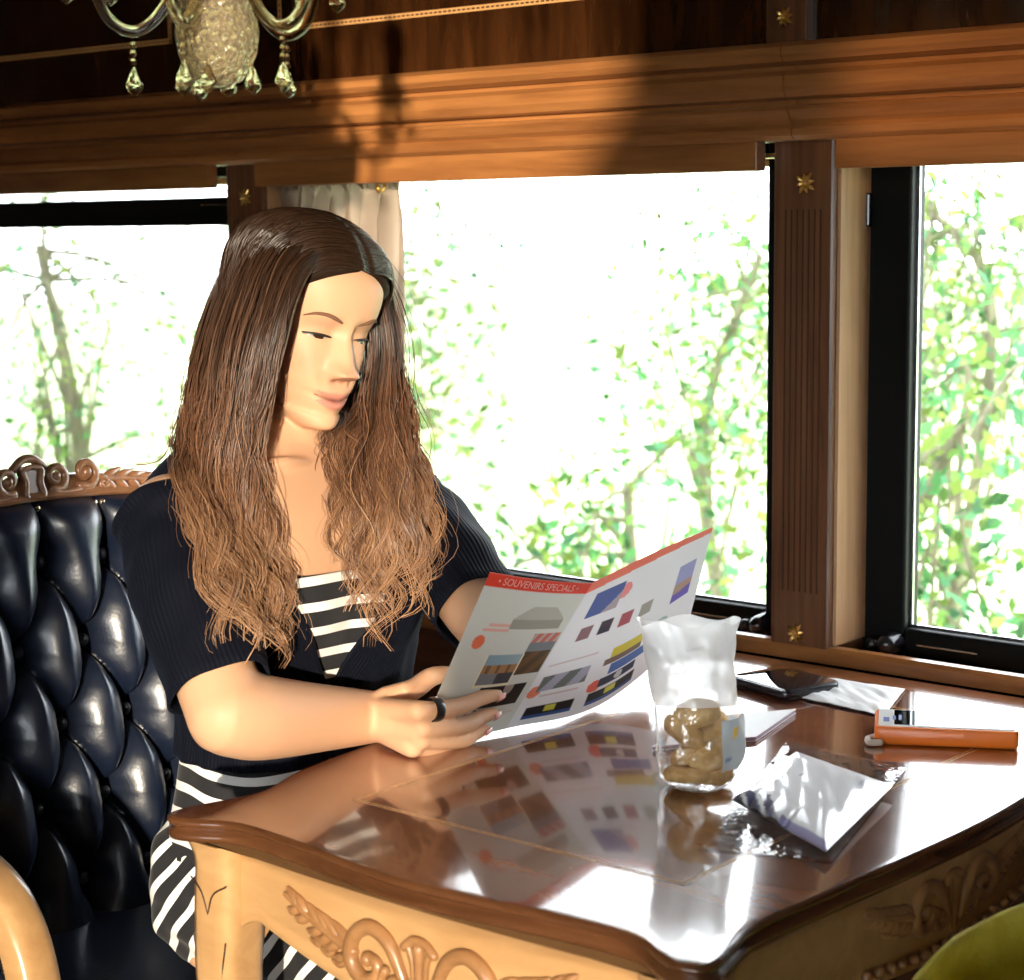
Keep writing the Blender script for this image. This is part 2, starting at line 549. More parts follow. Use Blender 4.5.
# windows
def window(idx, x0, x1, vent=False, latch_left=False, knob_right=False):
    fr = MB()
    y0, y1 = 0.064, 0.100
    st = 0.058
    zb, zt = 0.7635, 1.43
    rail = 0.035
    fr.box(x0, x0 + st, y0, y1, zb, zt)
    fr.box(x1 - st, x1, y0, y1, zb, zt)
    fr.box(x0 + st, x1 - st, y0, y1, zb, zb + rail)
    fr.box(x0 + st, x1 - st, y0, y1, 1.372, zt)
    w = fr.build('window_%d' % idx, M['black_frame'], kind='structure', bevel=0.003, smooth=False)
    gz = MB().box(x0 + st - 0.004, x1 - st + 0.004, 0.084, 0.088, zb + rail - 0.004, 1.376)
    gz.build('pane', M['pane'], w, smooth=False)
    # thin bright gasket around the glass
    gk = MB()
    g = 0.003
    xa, xb, za, zc = x0 + st, x1 - st, zb + rail, 1.372
    gk.box(xa, xb, 0.079, 0.0835, za, za + g); gk.box(xa, xa + g, 0.079, 0.0835, za, zc); gk.box(xb - g, xb, 0.079, 0.0835, za, zc)
    gk.build('gasket', M['black_bright'], w, smooth=False)
    # pull slot on the bottom rail
    for xs in ((x0 + st + 0.02, x0 + st + 0.10), (x1 - st - 0.15, x1 - st - 0.055)):
        s = MB()
        s.box(xs[0], xs[1], y0 - 0.005, y0 + 0.002, zb + 0.016, zb + 0.0185)
        s.build('finger_pull', M['black_bright'], w, bevel=0.0008, smooth=False)
    # latch knobs at the bottom corners
    for xk in (x0 + st - 0.012, x1 - st + 0.002):
        k = MB()
        k.tube([(xk, y0 + 0.003, zb + 0.017), (xk, y0 - 0.006, zb + 0.017), (xk, y0 - 0.018, zb + 0.017)], [0.016, 0.0135, 0.0125], 20, cap='round')
        k.tube([(xk - 0.026, y0 + 0.002, zb + 0.012), (xk - 0.026, y0 - 0.008, zb + 0.012)], [0.011, 0.009], 14, cap='round')
        k.build('latch_knob', M['black_plastic'], w)
    hg = MB().box(x0 - 0.001, x0 + 0.006, y0 - 0.012, y0 + 0.01, 1.285, 1.325)
    hg.tube([(x0 + 0.005, y0 - 0.008, 1.287), (x0 + 0.005, y0 - 0.008, 1.323)], 0.004, 8)
    hg.build('hinge', M['black_plastic'], w, smooth=False)
    if vent:
        v = MB().box(x0, x1, 0.030, 0.075, 1.2965, 1.340)
        v.box(x1 - 0.11, x1 - 0.045, 0.0275, 0.031, 1.327, 1.3295, 1)
        v.build('vent_rail', [M['black_frame'], M['black_bright']], w, bevel=0.003, smooth=False)
    return w


window(1, -1.792, -0.892, vent=True)
window(2, -0.810, 0.088)
window(3, 0.172, 0.64)
window(4, -2.80, -1.876)

# the far side of the carriage, behind the viewer: a wall, its unseen opening sized to pass the sun
bw = MB()
DX0, DX1, DZ0, DZ1 = 1.33, 2.21, 0.72, 2.02
bw.box(WX0, DX0, BACKY - 0.06, BACKY, 0, 0.80)
bw.box(DX1, WX1, BACKY - 0.06, BACKY, 0, 1.742)
bw.box(DX1, WX1, BACKY - 0.06, BACKY, 1.888, TOPZ)
bw.box(DX1, 2.455, BACKY - 0.06, BACKY, 1.742, 1.888)  # slot above left open to throw sun on the right header
bw.box(DX0, DX1, BACKY - 0.06, BACKY, 0, DZ0)
bw.box(DX0, DX1, BACKY - 0.06, BACKY, DZ1, TOPZ)
bw.box(WX0, DX0, BACKY - 0.06, BACKY, 1.40, TOPZ)
for a, b in ((-2.9, 0.15), (1.2, 1.33)):
    bw.box(a, b, BACKY - 0.06, BACKY, 0.80, 1.40)
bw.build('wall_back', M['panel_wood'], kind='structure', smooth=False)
cl_ = MB().box(2.45, WX1, BACKY - 0.035, BACKY - 0.030, 1.735, 1.895)  # unseen pane added to dim the sun through the slot
sun_slot = cl_.build('window_5', film('sun_slot_tint', tint=(0.60, 0.52, 0.42), gloss=0.02, rough=0.0), kind='structure', smooth=False)
dc = MB()  # unseen sheets added to cut the sun into patches
poly = [(2.44, 1.00), (2.2, 1.03), (1.92, 1.05), (1.872, 1.09), (1.88, 1.22), (1.93, 1.36), (1.99, 1.58), (2.08, 1.74), (2.22, 1.90), (2.44, 2.06)]


def _gobo_pt(a, b, d):
    return (a, BACKY + 0.035 + d + 0.012 * math.sin(a * 60), b)


dc.prism(poly, _gobo_pt, 0, 0.006)
dc.prism([(1.15, 1.60), (1.58, 1.62), (1.60, 1.70), (1.575, 2.06), (1.15, 2.06)], _gobo_pt, 0, 0.006)  # second sheet added to keep sun off the left header
tag(dc.build('curtain', mat('gobo', (0.45, 0.30, 0.18), 0.9), smooth=False), 'unseen added drape at the tall opening opposite the table', 'curtain')

# unseen, added to cut sky light: paving below, a roof above
MB().box(-40, 40, -40, BACKY - 0.35, -0.35, -0.25).build('sky_blocker_floor', mat('blocker_stone', rough=0.9, noise=((1, 1, 1), (0.16, 0.14, 0.12), (0.24, 0.21, 0.18), 3.0)), kind='structure', smooth=False)
MB().box(-14, 14, -10.4, BACKY - 0.35, 3.0, 3.15).build('sky_blocker_roof', mat('blocker_boards', (0.10, 0.065, 0.04), 0.8), kind='structure', smooth=False)  # unseen roof added to dim the sky behind the viewer

# ================================================================== table
TZ = 0.76
table = thing('dining_table', (0.30, -0.46, 0.0), 'carved wooden table with a glossy inlaid red-brown top under the windows', 'table')
half = [(0.000, -0.885), (0.004, -0.903), (0.022, -0.909), (0.045, -0.900), (0.080, -0.885), (0.150, -0.887), (0.300, -0.903)]
front = half + [(0.60 - x, y) for x, y in reversed(half[:-1])]
right = [(0.593, -0.855), (0.582, -0.80), (0.588, -0.70), (0.602, -0.46), (0.588, -0.22), (0.582, -0.10), (0.598, -0.050)]
back = [(0.597, -0.024), (0.585, -0.0185), (0.30, -0.0185), (0.015, -0.0185), (0.003, -0.024)]
left = [(0.600 - x, y) for x, y in reversed(right)]
left = [(x - (0.022 if -0.75 < y < -0.15 else 0.0), y) for x, y in left]
OUT = cr_spline(front + right + back + left, 6, closed=True)
OUT[:, 1] = np.minimum(OUT[:, 1], -0.0185)
_t = np.roll(OUT, -1, 0) - np.roll(OUT, 1, 0)
_t /= np.linalg.norm(_t, axis=1)[:, None] + 1e-9
INN = np.stack([-_t[:, 1], _t[:, 0]], 1)   # inward for a counter-clockwise outline


def oring(inset, z):
    return [(x + nx * inset, y + ny * inset, z) for (x, y), (nx, ny) in zip(OUT, INN)]


tt = MB()
tt.rings([oring(i, z) for i, z in ((0.012, TZ - 0.004), (0.010, TZ), (0.004, TZ - 0.0004))][1:], 0, cap0=True, cap1=False)
tt.rings([oring(i, z) for i, z in ((0.004, TZ - 0.0004), (0.001, TZ - 0.0022), (0.0, TZ - 0.005), (0.0012, TZ - 0.0075), (0.0055, TZ - 0.009), (0.0065, TZ - 0.0105),
                                   (0.0045, TZ - 0.0125), (0.001, TZ - 0.0145), (0.0, TZ - 0.018), (0.002, TZ - 0.0215), (0.008, TZ - 0.0235), (0.018, TZ - 0.0245))], 1, cap0=False, cap1=True)
top = tt.build('tabletop', [M['table_top'], M['table_edge']], table, angle=50)
il = MB()
IX0, IX1, IY0, IY1 = 0.110, 0.488, -0.770, -0.150


def tline(p, q, wd=0.0055):
    p, q = np.array(p, float), np.array(q, float)
    d = (q - p) / np.linalg.norm(q - p); nrm = np.array([-d[1], d[0], 0])
    L = np.linalg.norm(q - p)
    for s0, s1, mi in ((0, 0.0016, 0), (wd - 0.0016, wd, 0)):
        il.add([p + nrm * s0, q + nrm * s0, q + nrm * s1, p + nrm * s1], [(0, 1, 2, 3)], mi)
    k = int(L / 0.012)
    for i in range(k):
        a, b = p + d * (i + 0.1) * L / k, p + d * (i + 0.5) * L / k
        il.add([a + nrm * wd * .42, b + nrm * wd * .42, b + nrm * wd * .58, a + nrm * wd * .58], [(0, 1, 2, 3)], 0)


zi = TZ + 0.0002
tline((IX0, IY0, zi), (IX1, IY0, zi)); tline((IX1, IY0, zi), (IX1, IY1, zi)); tline((IX1, IY1, zi), (IX0, IY1, zi)); tline((IX0, IY1, zi), (IX0, IY0, zi))
il.build('inlay_band', [mat('table_inlay', (0.85, 0.52, 0.24), 0.2, coat=1.0)], table, smooth=False)


def arch(u, lo, hi):     # u 0..1 along an apron: the lower edge
    s = abs(2 * u - 1)
    if s > 0.80:
        q = (s - 0.80) / 0.20
        return hi - (hi - 0.628) * q ** 2.2
    return lo + (hi - lo) * (s / 0.80) ** 1.6


def apron(name, P0, P1, outv, bow, lo, hi):
    """curved board from P0 to P1 (on plan) with a serpentine bow, flaring into the top, arched below"""
    P0, P1, outv = np.array(P0), np.array(P1), np.array(outv)
    mb = MB()

    def fn(u, v):
        zt = TZ - 0.0240
        zb = arch(u, lo, hi)
        z = zt + (zb - zt) * v
        p = P0 + (P1 - P0) * u
        o = bow * math.sin(math.pi * u) + 0.021 * max(0, 1 - v / 0.26) ** 2 + 0.0035 * (1 if v > 0.86 else 0) * min(1, (v - 0.86) / 0.05) + 0.004 * math.sin(math.pi * v)
        return (*(p + outv * o), z)
    back_ = lambda p: (p[0] - outv[0] * 0.016, p[1] - outv[1] * 0.016, p[2])
    rg_ = []
    for i in range(61):
        fr_ = [fn(i / 60, j / 26) for j in range(27)]
        rg_.append(fr_ + [back_((*(P0 + (P1 - P0) * (i / 60)), q[2])) for q in reversed(fr_)])
    mb.rings(rg_)
    return mb.build(name, M['table_wood'], table, angle=60)


AY = -0.868
ap_f = apron('apron', (0.045, AY), (0.555, AY), (0, -1), 0.010, 0.630, 0.668)
ap_r = apron('apron', (0.555, -0.845), (0.555, -0.075), (1, 0), 0.010, 0.630, 0.668)
ap_b = apron('apron', (0.555, -0.055), (0.045, -0.055), (0, 1), 0.0, 0.640, 0.668)
ap_l = apron('apron', (0.045, -0.075), (0.045, -0.845), (-1, 0), 0.010, 0.630, 0.668)


def spiral2(c, r0, r1, a0, turns, sgn=1, n=26):
    out = []
    for i in range(n + 1):
        t = i / n
        a = a0 + sgn * turns * 2 * math.pi * t
        r = r0 + (r1 - r0) * t
        out.append((c[0] + r * math.cos(a), c[1] + r * math.sin(a)))
    return out


def carving(mb, fn, sc=1.0, mir=(1, -1)):
    """scroll-and-leaf relief, half drawn and mirrored; fn(a, b, lift) -> world"""
    def tb(p2, rad, lift=0.003, n=8):
        k = len(p2)
        mb.tube([fn(a * sc, b * sc, lift * sc) for a, b in p2], [r * sc for r in (rad if hasattr(rad, '__len__') else [rad] * k)], n, cap='round')
    for m in mir:
        f = lambda p: [(m * a, b) for a, b in p]
        # large C-scroll rising from the middle
        s = cr_spline([(0.010, -0.034), (0.020, -0.010), (0.034, 0.014), (0.056, 0.022), (0.076, 0.010), (0.080, -0.012), (0.066, -0.026), (0.050, -0.020), (0.048, -0.008), (0.058, -0.004)], 4)
        tb(f(s), list(np.interp(np.linspace(0, 1, len(s)), [0, .2, .55, 1], [.004, .0065, .0075, .0045])), 0.004)
        s = spiral2((0.030, -0.024), 0.015, 0.003, 0.9, -1.25 * 1, 1, 20)
        tb(f(s), list(np.linspace(0.0048, 0.003, len(s))), 0.004)
        mb.ellipsoid(fn(m * 0.030 * sc, -0.024 * sc, 0.003 * sc), (0.005 * sc,) * 3, 10, 8)
        mb.ellipsoid(fn(m * 0.060 * sc, -0.007 * sc, 0.004 * sc), (0.0065 * sc,) * 3, 10, 8)
        # acanthus leaf running outward: a rib with lobes on both sides
        rib = cr_spline([(0.078, -0.004), (0.105, 0.004), (0.135, 0.014), (0.165, 0.026)], 5)
        tb(f(rib), list(np.linspace(0.006, 0.0025, len(rib))), 0.004)
        for i in range(6):
            t = 0.06 + i * 0.155
            k = int(t * (len(rib) - 1)); a, b = rib[k]
            ln = 0.026 * (1 - 0.5 * t)
            for sd in (1, -1):
                p = [(a, b), (a + ln * 0.55, b + sd * ln * 0.45 + .001), (a + ln * 1.05, b + sd * ln * 0.62 + 0.004)]
                tb(f(cr_spline(p, 4)), [0.003, 0.0045, 0.0052, 0.0052, 0.005, 0.0045, 0.0038, 0.003, 0.0018], 0.0025)
        # small inner sprigs under the leaf
        for i in range(3):
            a = 0.088 + i * 0.014; b = -0.016 + i * 0.006
            tb(f(cr_spline([(a, b), (a + .008, b - .006), (a + .018, b - .004)], 3)), [.002, .003, .0035, .0035, .003, .0025, .0015], 0.002)
    # fluted drop in the middle
    for a, r in ((0, .0055), (-.0075, .0035), (.0075, .0035)):
        tb(cr_spline([(a * 1.6, 0.016), (a, 0.0), (a * .8, -0.03), (a * .5, -0.048)], 4), list(np.linspace(r, r * .6, 13)), 0.003)
    tb(cr_spline([(-0.017, 0.014), (-0.008, 0.021), (0, 0.0225), (0.008, 0.021), (0.017, 0.014)], 4), 0.0042, 0.003)


cv = MB()
carving(cv, lambda a, b, l: (0.30 + a, AY - 0.0125 - 0.010 * math.sin(math.pi * (0.5 + a / 0.51)) + 0.010 - l + 0.001 * 0, 0.679 + b), 1.0)
cv.build('carved_ornament', M['carve_wood'], ap_f, angle=80)
cv = MB()
carving(cv, lambda a, b, l: (0.555 + 0.0020 + 0.010 * math.sin(math.pi * (0.5 + a / 0.77)) + l, -0.46 + a, 0.688 + b * 0.8), 0.95)
for k in range(17):
    t = (k - 8) * 0.0195
    zb = arch(0.5 + t / 0.77, 0.630, 0.668) + 0.012
    cv.ellipsoid((0.555 + 0.0045 + 0.010 * math.sin(math.pi * (0.5 + t / 0.77)) + 0.003, -0.46 + t, zb), (0.0055, 0.0065, 0.0055), 10, 8)
cv.build('carved_ornament', M['carve_wood'], ap_r, angle=80)

for sx, sy, cx, cy in ((-1, -1, 0.047, -0.860), (1, -1, 0.553, -0.860), (-1, 1, 0.047, -0.062), (1, 1, 0.553, -0.062)):
    lg = MB()
    spec = [(TZ - 0.0245, 0.031, 0.004), (0.715, 0.0265, 0.003), (0.68, 0.0265, 0.004), (0.645, 0.0260, 0.005), (0.60, 0.0250, 0.006), (0.52, 0.0215, 0.004), (0.42, 0.018, -0.003), (0.30, 0.015, -0.008),
            (0.18, 0.0135, -0.009), (0.09, 0.014, -0.002), (0.045, 0.017, 0.007), (0.018, 0.022, 0.013), (0.0, 0.020, 0.013)]
    sp = cr_spline([(z, h, o) for z, h, o in spec], 4)
    ringsl = []
    for z, h, o in sp:
        if z < 0: z = 0.0
        c = []
        for q in range(24):
            a = 2 * math.pi * q / 24
            ca, sa = math.cos(a), math.sin(a)
            k = (abs(ca) ** 5 + abs(sa) ** 5) ** (-1 / 5)
            c.append((cx + sx * o + h * ca * k, cy + sy * o + h * sa * k, z))
        ringsl.append(c)
    lg.rings(ringsl)
    leg = lg.build('leg', M['table_wood'], table, angle=60)
    if sy < 0:      # incised outline on the knee
        gr = MB()
        yy = cy + sy * 0.0306
        for side in (1, -1):
            g = cr_spline([(cx - side * 0.0 + sx * .005, yy + .0003, 0.668), (cx + side * 0.008 + sx * .005, yy, 0.688), (cx + side * 0.024 + sx * .004, yy + .0012, 0.699)], 6)
            gr.tube(g, 0.0009, 5)
            g = cr_spline([(cx + side * 0.022 + sx * .005, yy + 0.0012, 0.645), (cx + side * 0.015 + sx * .005, yy + .0016, 0.60), (cx + side * 0.012 + sx * .003, yy + .005, 0.50)], 6)
            gr.tube(g, 0.0009, 5)
        gr.build('incised_line', M['groove'], leg)

# ================================================================== armchair
CY = -0.645
chair = thing('armchair', (-0.35, CY, 0), 'armchair in button-tufted black leather with a carved wooden crest, behind the reading woman', 'chair')


def back_x(z, y=0.0):
    return -0.555 - (z - 0.96) * 0.16


BH = 0.232   # half width of the padded back
buttons = []
for r_, z in enumerate((0.890, 0.800, 0.708, 0.616, 0.524)):
    offs = [-0.19, -0.095, 0.0, 0.095, 0.19] if r_ % 2 == 0 else [-0.1425, -0.0475, 0.0475, 0.1425]
    buttons += [(o, z) for o in offs]
BT = np.array(buttons)
pairs = []
for i in range(len(BT)):
    for j in range(len(BT)):
        dz = BT[i][1] - BT[j][1]; dy = abs(BT[i][0] - BT[j][0])
        if 0.05 < dz < 0.12 and 0.02 < dy < 0.06: pairs.append((i, j))
SEG = [(BT[i], BT[j]) for i, j in pairs]
for o, z in buttons:     # pleats to the border
    if z > 0.88: SEG.append((np.array((o, z)), np.array((o, 0.975))))
    if z < 0.53: SEG.append((np.array((o, z)), np.array((o, 0.45))))
    if abs(o) > 0.17: SEG.append((np.array((o, z)), np.array((math.copysign(BH + .02, o), z + 0.01))))


def tuft_depth(Yg, Zg):
    P = np.stack([Yg, Zg], -1)
    ds = np.full(Yg.shape, 9.0)
    for a, b in SEG:
        ab = b - a
        t = np.clip(((P - a) @ ab) / (ab @ ab), 0, 1)
        q = a + t[..., None] * ab
        d = np.linalg.norm(P - q, axis=-1)
        ds = np.minimum(ds, d)
    db = np.full(Yg.shape, 9.0)
    for b in BT:
        db = np.minimum(db, np.linalg.norm(P - b, axis=-1))
    puff = np.minimum(1, ds / 0.040)
    puff = np.sqrt(1 - (1 - puff) ** 2)
    hole = np.exp(-(db / 0.017) ** 2) * 0.030 + np.exp(-(db / 0.034) ** 2) * 0.012
    return 0.014 + 0.042 * puff - hole


nu, nv = 150, 150
yg = np.linspace(-BH, BH, nu + 1); zg = np.linspace(0.45, 0.958, nv + 1)
YY, ZZ = np.meshgrid(yg, zg, indexing='ij')
edge = np.minimum(np.minimum(BH - np.abs(YY), 0.03 + 0 * YY), np.minimum(0.03 + 0 * YY, 0.958 - ZZ + 0.0))
edge = np.clip(edge / 0.03, 0, 1)
dep = tuft_depth(YY, ZZ) * (0.25 + 0.75 * np.sqrt(1 - (1 - edge) ** 2))
wing = 0.00 + 0.045 * (np.abs(YY) / BH) ** 4     # sides curl forward a little
narrow = 1.0 - 0.10 * np.clip((ZZ - 0.7) / 0.3, 0, 1) ** 2
topz = 0.018 * (1 - (YY / BH) ** 2)
bb = MB()
v = []
for i in range(nu + 1):
    for j in range(nv + 1):
        y = YY[i, j] * narrow[i, j]
        z = ZZ[i, j] + topz[i, j] * np.clip((ZZ[i, j] - 0.8) / 0.17, 0, 1)
        v.append((back_x(z) + wing[i, j] * 0.6 + dep[i, j], CY + y, z))
n0 = len(v)
# back panel of the same outline
for i in range(nu + 1):
    for j in range(nv + 1):
        p = v[i * (nv + 1) + j]
        v.append((back_x(p[2]) - 0.03 + wing[i, j] * 0.6, p[1], p[2]))
idx = lambda i, j: i * (nv + 1) + j
f = [(idx(i, j), idx(i + 1, j), idx(i + 1, j + 1), idx(i, j + 1)) for i in range(nu) for j in range(nv)]
f += [tuple(n0 + q for q in reversed(g)) for g in f]
for i in range(nu):
    f.append((idx(i, 0), n0 + idx(i, 0), n0 + idx(i + 1, 0), idx(i + 1, 0)))
    f.append((idx(i, nv), idx(i + 1, nv), n0 + idx(i + 1, nv), n0 + idx(i, nv)))
for j in range(nv):
    f.append((idx(0, j), idx(0, j + 1), n0 + idx(0, j + 1), n0 + idx(0, j)))
    f.append((idx(nu, j), n0 + idx(nu, j), n0 + idx(nu, j + 1), idx(nu, j + 1)))
bb.add(v, f)
backrest = bb.build('backrest', M['leather'], chair, angle=180)
for o, z in buttons:
    b = MB(); zz = z + 0.018 * (1 - (o / BH) ** 2) * min(1, max(0, (z - 0.8) / 0.17))
    if abs(o) < 0.23:
        b.ellipsoid((back_x(zz) + 0.012, CY + o * (1 - 0.1 * max(0, (z - .7) / .3) ** 2), zz), (0.006, 0.0085, 0.0085), 12, 8)
        b.build('button', M['leather'], backrest)


# crest rail with scrolls, cartouche and leaf carving; nail line under it
def crest_z(y):      # upper edge of the leather / base of the crest
    return 0.958 + 0.018 * (1 - (y / BH) ** 2)


cr = MB()


def crx(y, z, l):
    return (back_x(z) + 0.012 + l, CY + y, z)


ys = np.linspace(-0.222, 0.222, 61)
rings_ = []
for y in ys:
    zb = crest_z(y) - 0.004
    h = 0.026 - 0.010 * (abs(y) / 0.222) ** 2
    ring = [(-0.026, zb), (0.006, zb), (0.016, zb + 0.002), (0.019, zb + 0.006), (0.014, zb + 0.010), (0.010, zb + 0.013), (0.006, zb + h), (-0.010, zb + h + 0.003), (-0.026, zb + h)]
    rings_.append([crx(y, q, p) for p, q in ring])
cr.rings(rings_)


def ctube(p2, rad, lift=0.008, m=1):
    cr.tube([crx(m * a, crest_z(a) + b, lift) for a, b in p2], rad, 8, cap='round')


for m in (1, -1):
    s = spiral2((0.034, 0.024), 0.0165, 0.004, R(250), 1.3, 1, 26)
    ctube(s, list(np.linspace(0.006, 0.0035, len(s))), 0.010, m)
    cr.ellipsoid(crx(m * 0.034, crest_z(.034) + 0.024, 0.012), (0.006,) * 3, 10, 8)
    s = spiral2((0.078, 0.026), 0.0185, 0.004, R(-120), 1.25, 1, 26)
    ctube(s, list(np.linspace(0.0062, 0.0035, len(s))), 0.010, m)
    cr.ellipsoid(crx(m * 0.078, crest_z(.078) + 0.026, 0.012), (0.0075,) * 3, 10, 8)
    s = cr_spline([(0.028, 0.006), (0.045, 0.004), (0.065, 0.006)], 5)
    ctube(s, 0.0048, 0.011, m)
    s = spiral2((0.102, 0.012), 0.0085, 0.002, R(120), -1.1, 1, 16)
    ctube(s, list(np.linspace(0.004, 0.003, len(s))), 0.011, m)
    for i in range(5):      # leaf blades
        a = 0.104 + i * 0.0185
        ctube(cr_spline([(a, 0.016), (a + 0.010, 0.009), (a + 0.017, 0.000)], 4), [0.0025, .004, .005, .005, .005, .0048, .004, .003, .002], 0.010, m)
        ctube(cr_spline([(a, 0.017), (a + 0.013, 0.023 - i * 0.0012), (a + 0.028, 0.029 - i * 0.0026)], 4), [0.0025, .004, .005, .0055, .0055, .005, .004, .003, .002], 0.008, m)
    ctube(cr_spline([(0.10, 0.0175), (0.16, 0.0155), (0.205, 0.010)], 6), list(np.linspace(0.004, 0.002, 13)), 0.011, m)
# cartouche
cart = cr_spline([(-0.013, 0.034), (0, 0.038), (0.013, 0.034), (0.010, 0.020), (0.0125, 0.004), (0, 0.001), (-0.0125, 0.004), (-0.010, 0.020)], 4, closed=True)
ctube(list(cart) + [cart[0]], 0.0036, 0.014)
cr.prism([(a, b) for a, b in cart], lambda a, b, d: crx(a, crest_z(a) + b, d), 0.0, 0.012)
ctube(cr_spline([(-0.022, 0.036), (-0.010, 0.045), (0, 0.047), (0.010, 0.045), (0.022, 0.036)], 4), 0.0055, 0.006)
cr.build('crest_rail', M['chair_wood'], chair, angle=70)
nl = MB()
for k in range(-18, 19):
    y = k * 0.0118
    z = crest_z(y) - 0.011
    nl.ellipsoid((back_x(z) + 0.026 + 0.027 * (abs(y) / BH) ** 4, CY + y * 1.0, z), (0.0032, 0.0042, 0.0042), 8, 6)
nl.build('nail_trim', M['nail'], chair)
# side stiles
for m in (1, -1):
    st = MB()
    st.rings([[(back_x(z) + dx + 0.006, CY + m * (BH * (1 - 0.10 * min(1, max(0, (z - .7) / .3)) ** 2) + dy), z) for dx, dy in ((-0.035, -0.006), (0.008, -0.006), (0.012, 0.004), (0.006, 0.014), (-0.035, 0.014))] for z in np.linspace(0.40, 0.985, 24)])
    st.build('back_stile', M['chair_wood'], chair, angle=50)
# seat: leather cushion on a wooden rail
SXB, SXF = -0.535, 0.005


def seat_w(x):
    t = (x - SXB) / (SXF - SXB)
    return 0.235 + 0.045 * t


sm = MB()
rg = []
for t in np.linspace(0, 1, 28):
    x = SXB + 0.02 + (SXF - SXB - 0.02) * t
    w = seat_w(x)
    e = min(t, 1 - t) / 0.12
    e = math.sqrt(max(0.02, 1 - (1 - min(1, e)) ** 2))
    ring = []
    for q in range(36):
        a = 2 * math.pi * q / 36
        ca, sa = math.cos(a), math.sin(a)
        k = (abs(ca) ** 3.2 + abs(sa) ** 3.2) ** (-1 / 3.2)
        ring.append((x, CY + w * ca * k * (0.94 + .06 * e), 0.425 + 0.05 * sa * k * e + (0.012 * e * (1 - (ca * k) ** 2) if sa > 0 else 0)))
    rg.append(ring)
sm.rings(rg)
seat = sm.build('seat', M['leather'], chair, angle=180)
rl = MB()
rl.rings([[(x, CY + m_ * seat_w(x) * 1.02, z) for m_, z in ((-1, 0.385), (-1, 0.325), (1, 0.325), (1, 0.385))] for x in np.linspace(SXB, SXF + .01, 10)])
rl.build('seat_rail', M['chair_wood'], chair, bevel=0.006)
for m in (1, -1):
    # arm: upholstered side panel inside a wooden frame that rolls over at the front
    arm_y = CY + m * 0.285
    fr = cr_spline([(-0.54, 0.670), (-0.44, 0.675), (-0.34, 0.670), (-0.27, 0.660), (-0.22, 0.640), (-0.188, 0.605), (-0.170, 0.555), (-0.157, 0.49), (-0.150, 0.42), (-0.147, 0.34)], 5)
    ar = MB()
    rgs = []
    T = np.gradient(fr, axis=0); T /= np.linalg.norm(T, axis=1)[:, None]
    Nn = np.stack([-T[:, 1], T[:, 0]], 1)
    for (x, z), (nx, nz) in zip(fr, Nn):
        sec = [(-0.016, -0.020), (-0.022, -0.016), (-0.023, 0.008), (-0.019, 0.014), (-0.010, 0.017), (0.010, 0.017), (0.019, 0.014), (0.023, 0.008), (0.022, -0.016), (0.016, -0.020)]
        rgs.append([(x + nx * s, arm_y + d, z + nz * s) for d, s in sec])
    ar.rings(rgs)
    ar.build('arm', M['table_wood'], chair, angle=50)
    pn = MB()
    poly = [(x + nx * -0.022, z + nz * -0.022) for (x, z), (nx, nz) in zip(fr, Nn)] + [(-0.52, 0.37)]
    pn.prism(poly, lambda a, b, d: (a, arm_y + d, b), -0.015, 0.015)
    pn.build('arm_panel', M['leather'], chair, bevel=0.006)
    for sgn in (1, -1):
        nn = MB()
        for i in range(2, len(fr) - 2):
            (x, z), (nx, nz) = fr[i], Nn[i]
            for fz in (0.0, 0.5):
                x2, z2 = fr[i] * (1 - fz) + fr[i + 1] * fz
                nn.ellipsoid((x2 + nx * -0.026, arm_y + sgn * 0.0155, z2 + nz * -0.026), (0.0038, 0.003, 0.0038), 8, 6)
        nn.build('arm_nails', M['nail'], chair)
for sx, sy in ((SXB + .03, -1), (SXB + .03, 1), (SXF - .03, -1), (SXF - .03, 1)):
    lg = MB()
    w = seat_w(sx)
    pts = cr_spline([(sx, CY + sy * (w - .015), 0.36), (sx + (.012 if sx > -.3 else -.01), CY + sy * (w - .008), 0.27), (sx, CY + sy * (w - .018), 0.12), (sx + (.01 if sx > -.3 else -.05), CY + sy * (w - .01), 0.016)], 6)
    lg.tube(pts, list(np.interp(np.linspace(0, 1, len(pts)), [0, .3, .8, 1], [.028, .026, .015, .019])), 14, cap='round')
    lg.build('leg', M['chair_wood'], chair)

# the chair across the table, seen only by a corner of its arm
def copy_tree(o, parent=None):
    c = o.copy(); COL.objects.link(c)
    if parent is not None: c.parent = parent
    for ch in [k for k in bpy.data.objects if k.parent == o]:
        copy_tree(ch, c)
    return c


chair2 = copy_tree(chair)
chair2.location = (0.985, -0.640, 0); chair2.rotation_euler = (0, 0, math.pi)
chair2['label'] = 'armchair on the near right, across the table, with the yellow bag on its seat'

# ================================================================== curtain, chandelier
cu = MB()
CX0, CX1 = -0.806, -0.552


def curt(u, v):
    z = 1.368 - (1.368 - 0.79) * v
    amp = 0.004 + 0.012 * min(1, v / 0.12)
    ph = u * 2 * math.pi * 7.5
    x = CX0 + (CX1 - CX0) * (u + 0.010 * math.sin(ph * 2)) + 0.012 * (u - 0.5) * math.sin(v * 3) - 0.03 * v * u
    y = 0.010 + amp * math.sin(ph + 0.5 * math.sin(v * 5 + u * 9)) + 0.005 * math.sin(ph * 2.3 + 1) * min(1, v / .1)
    if v < 0.035: y = 0.010 + 0.006 * math.sin(ph * 3)
    return (x, y, z)


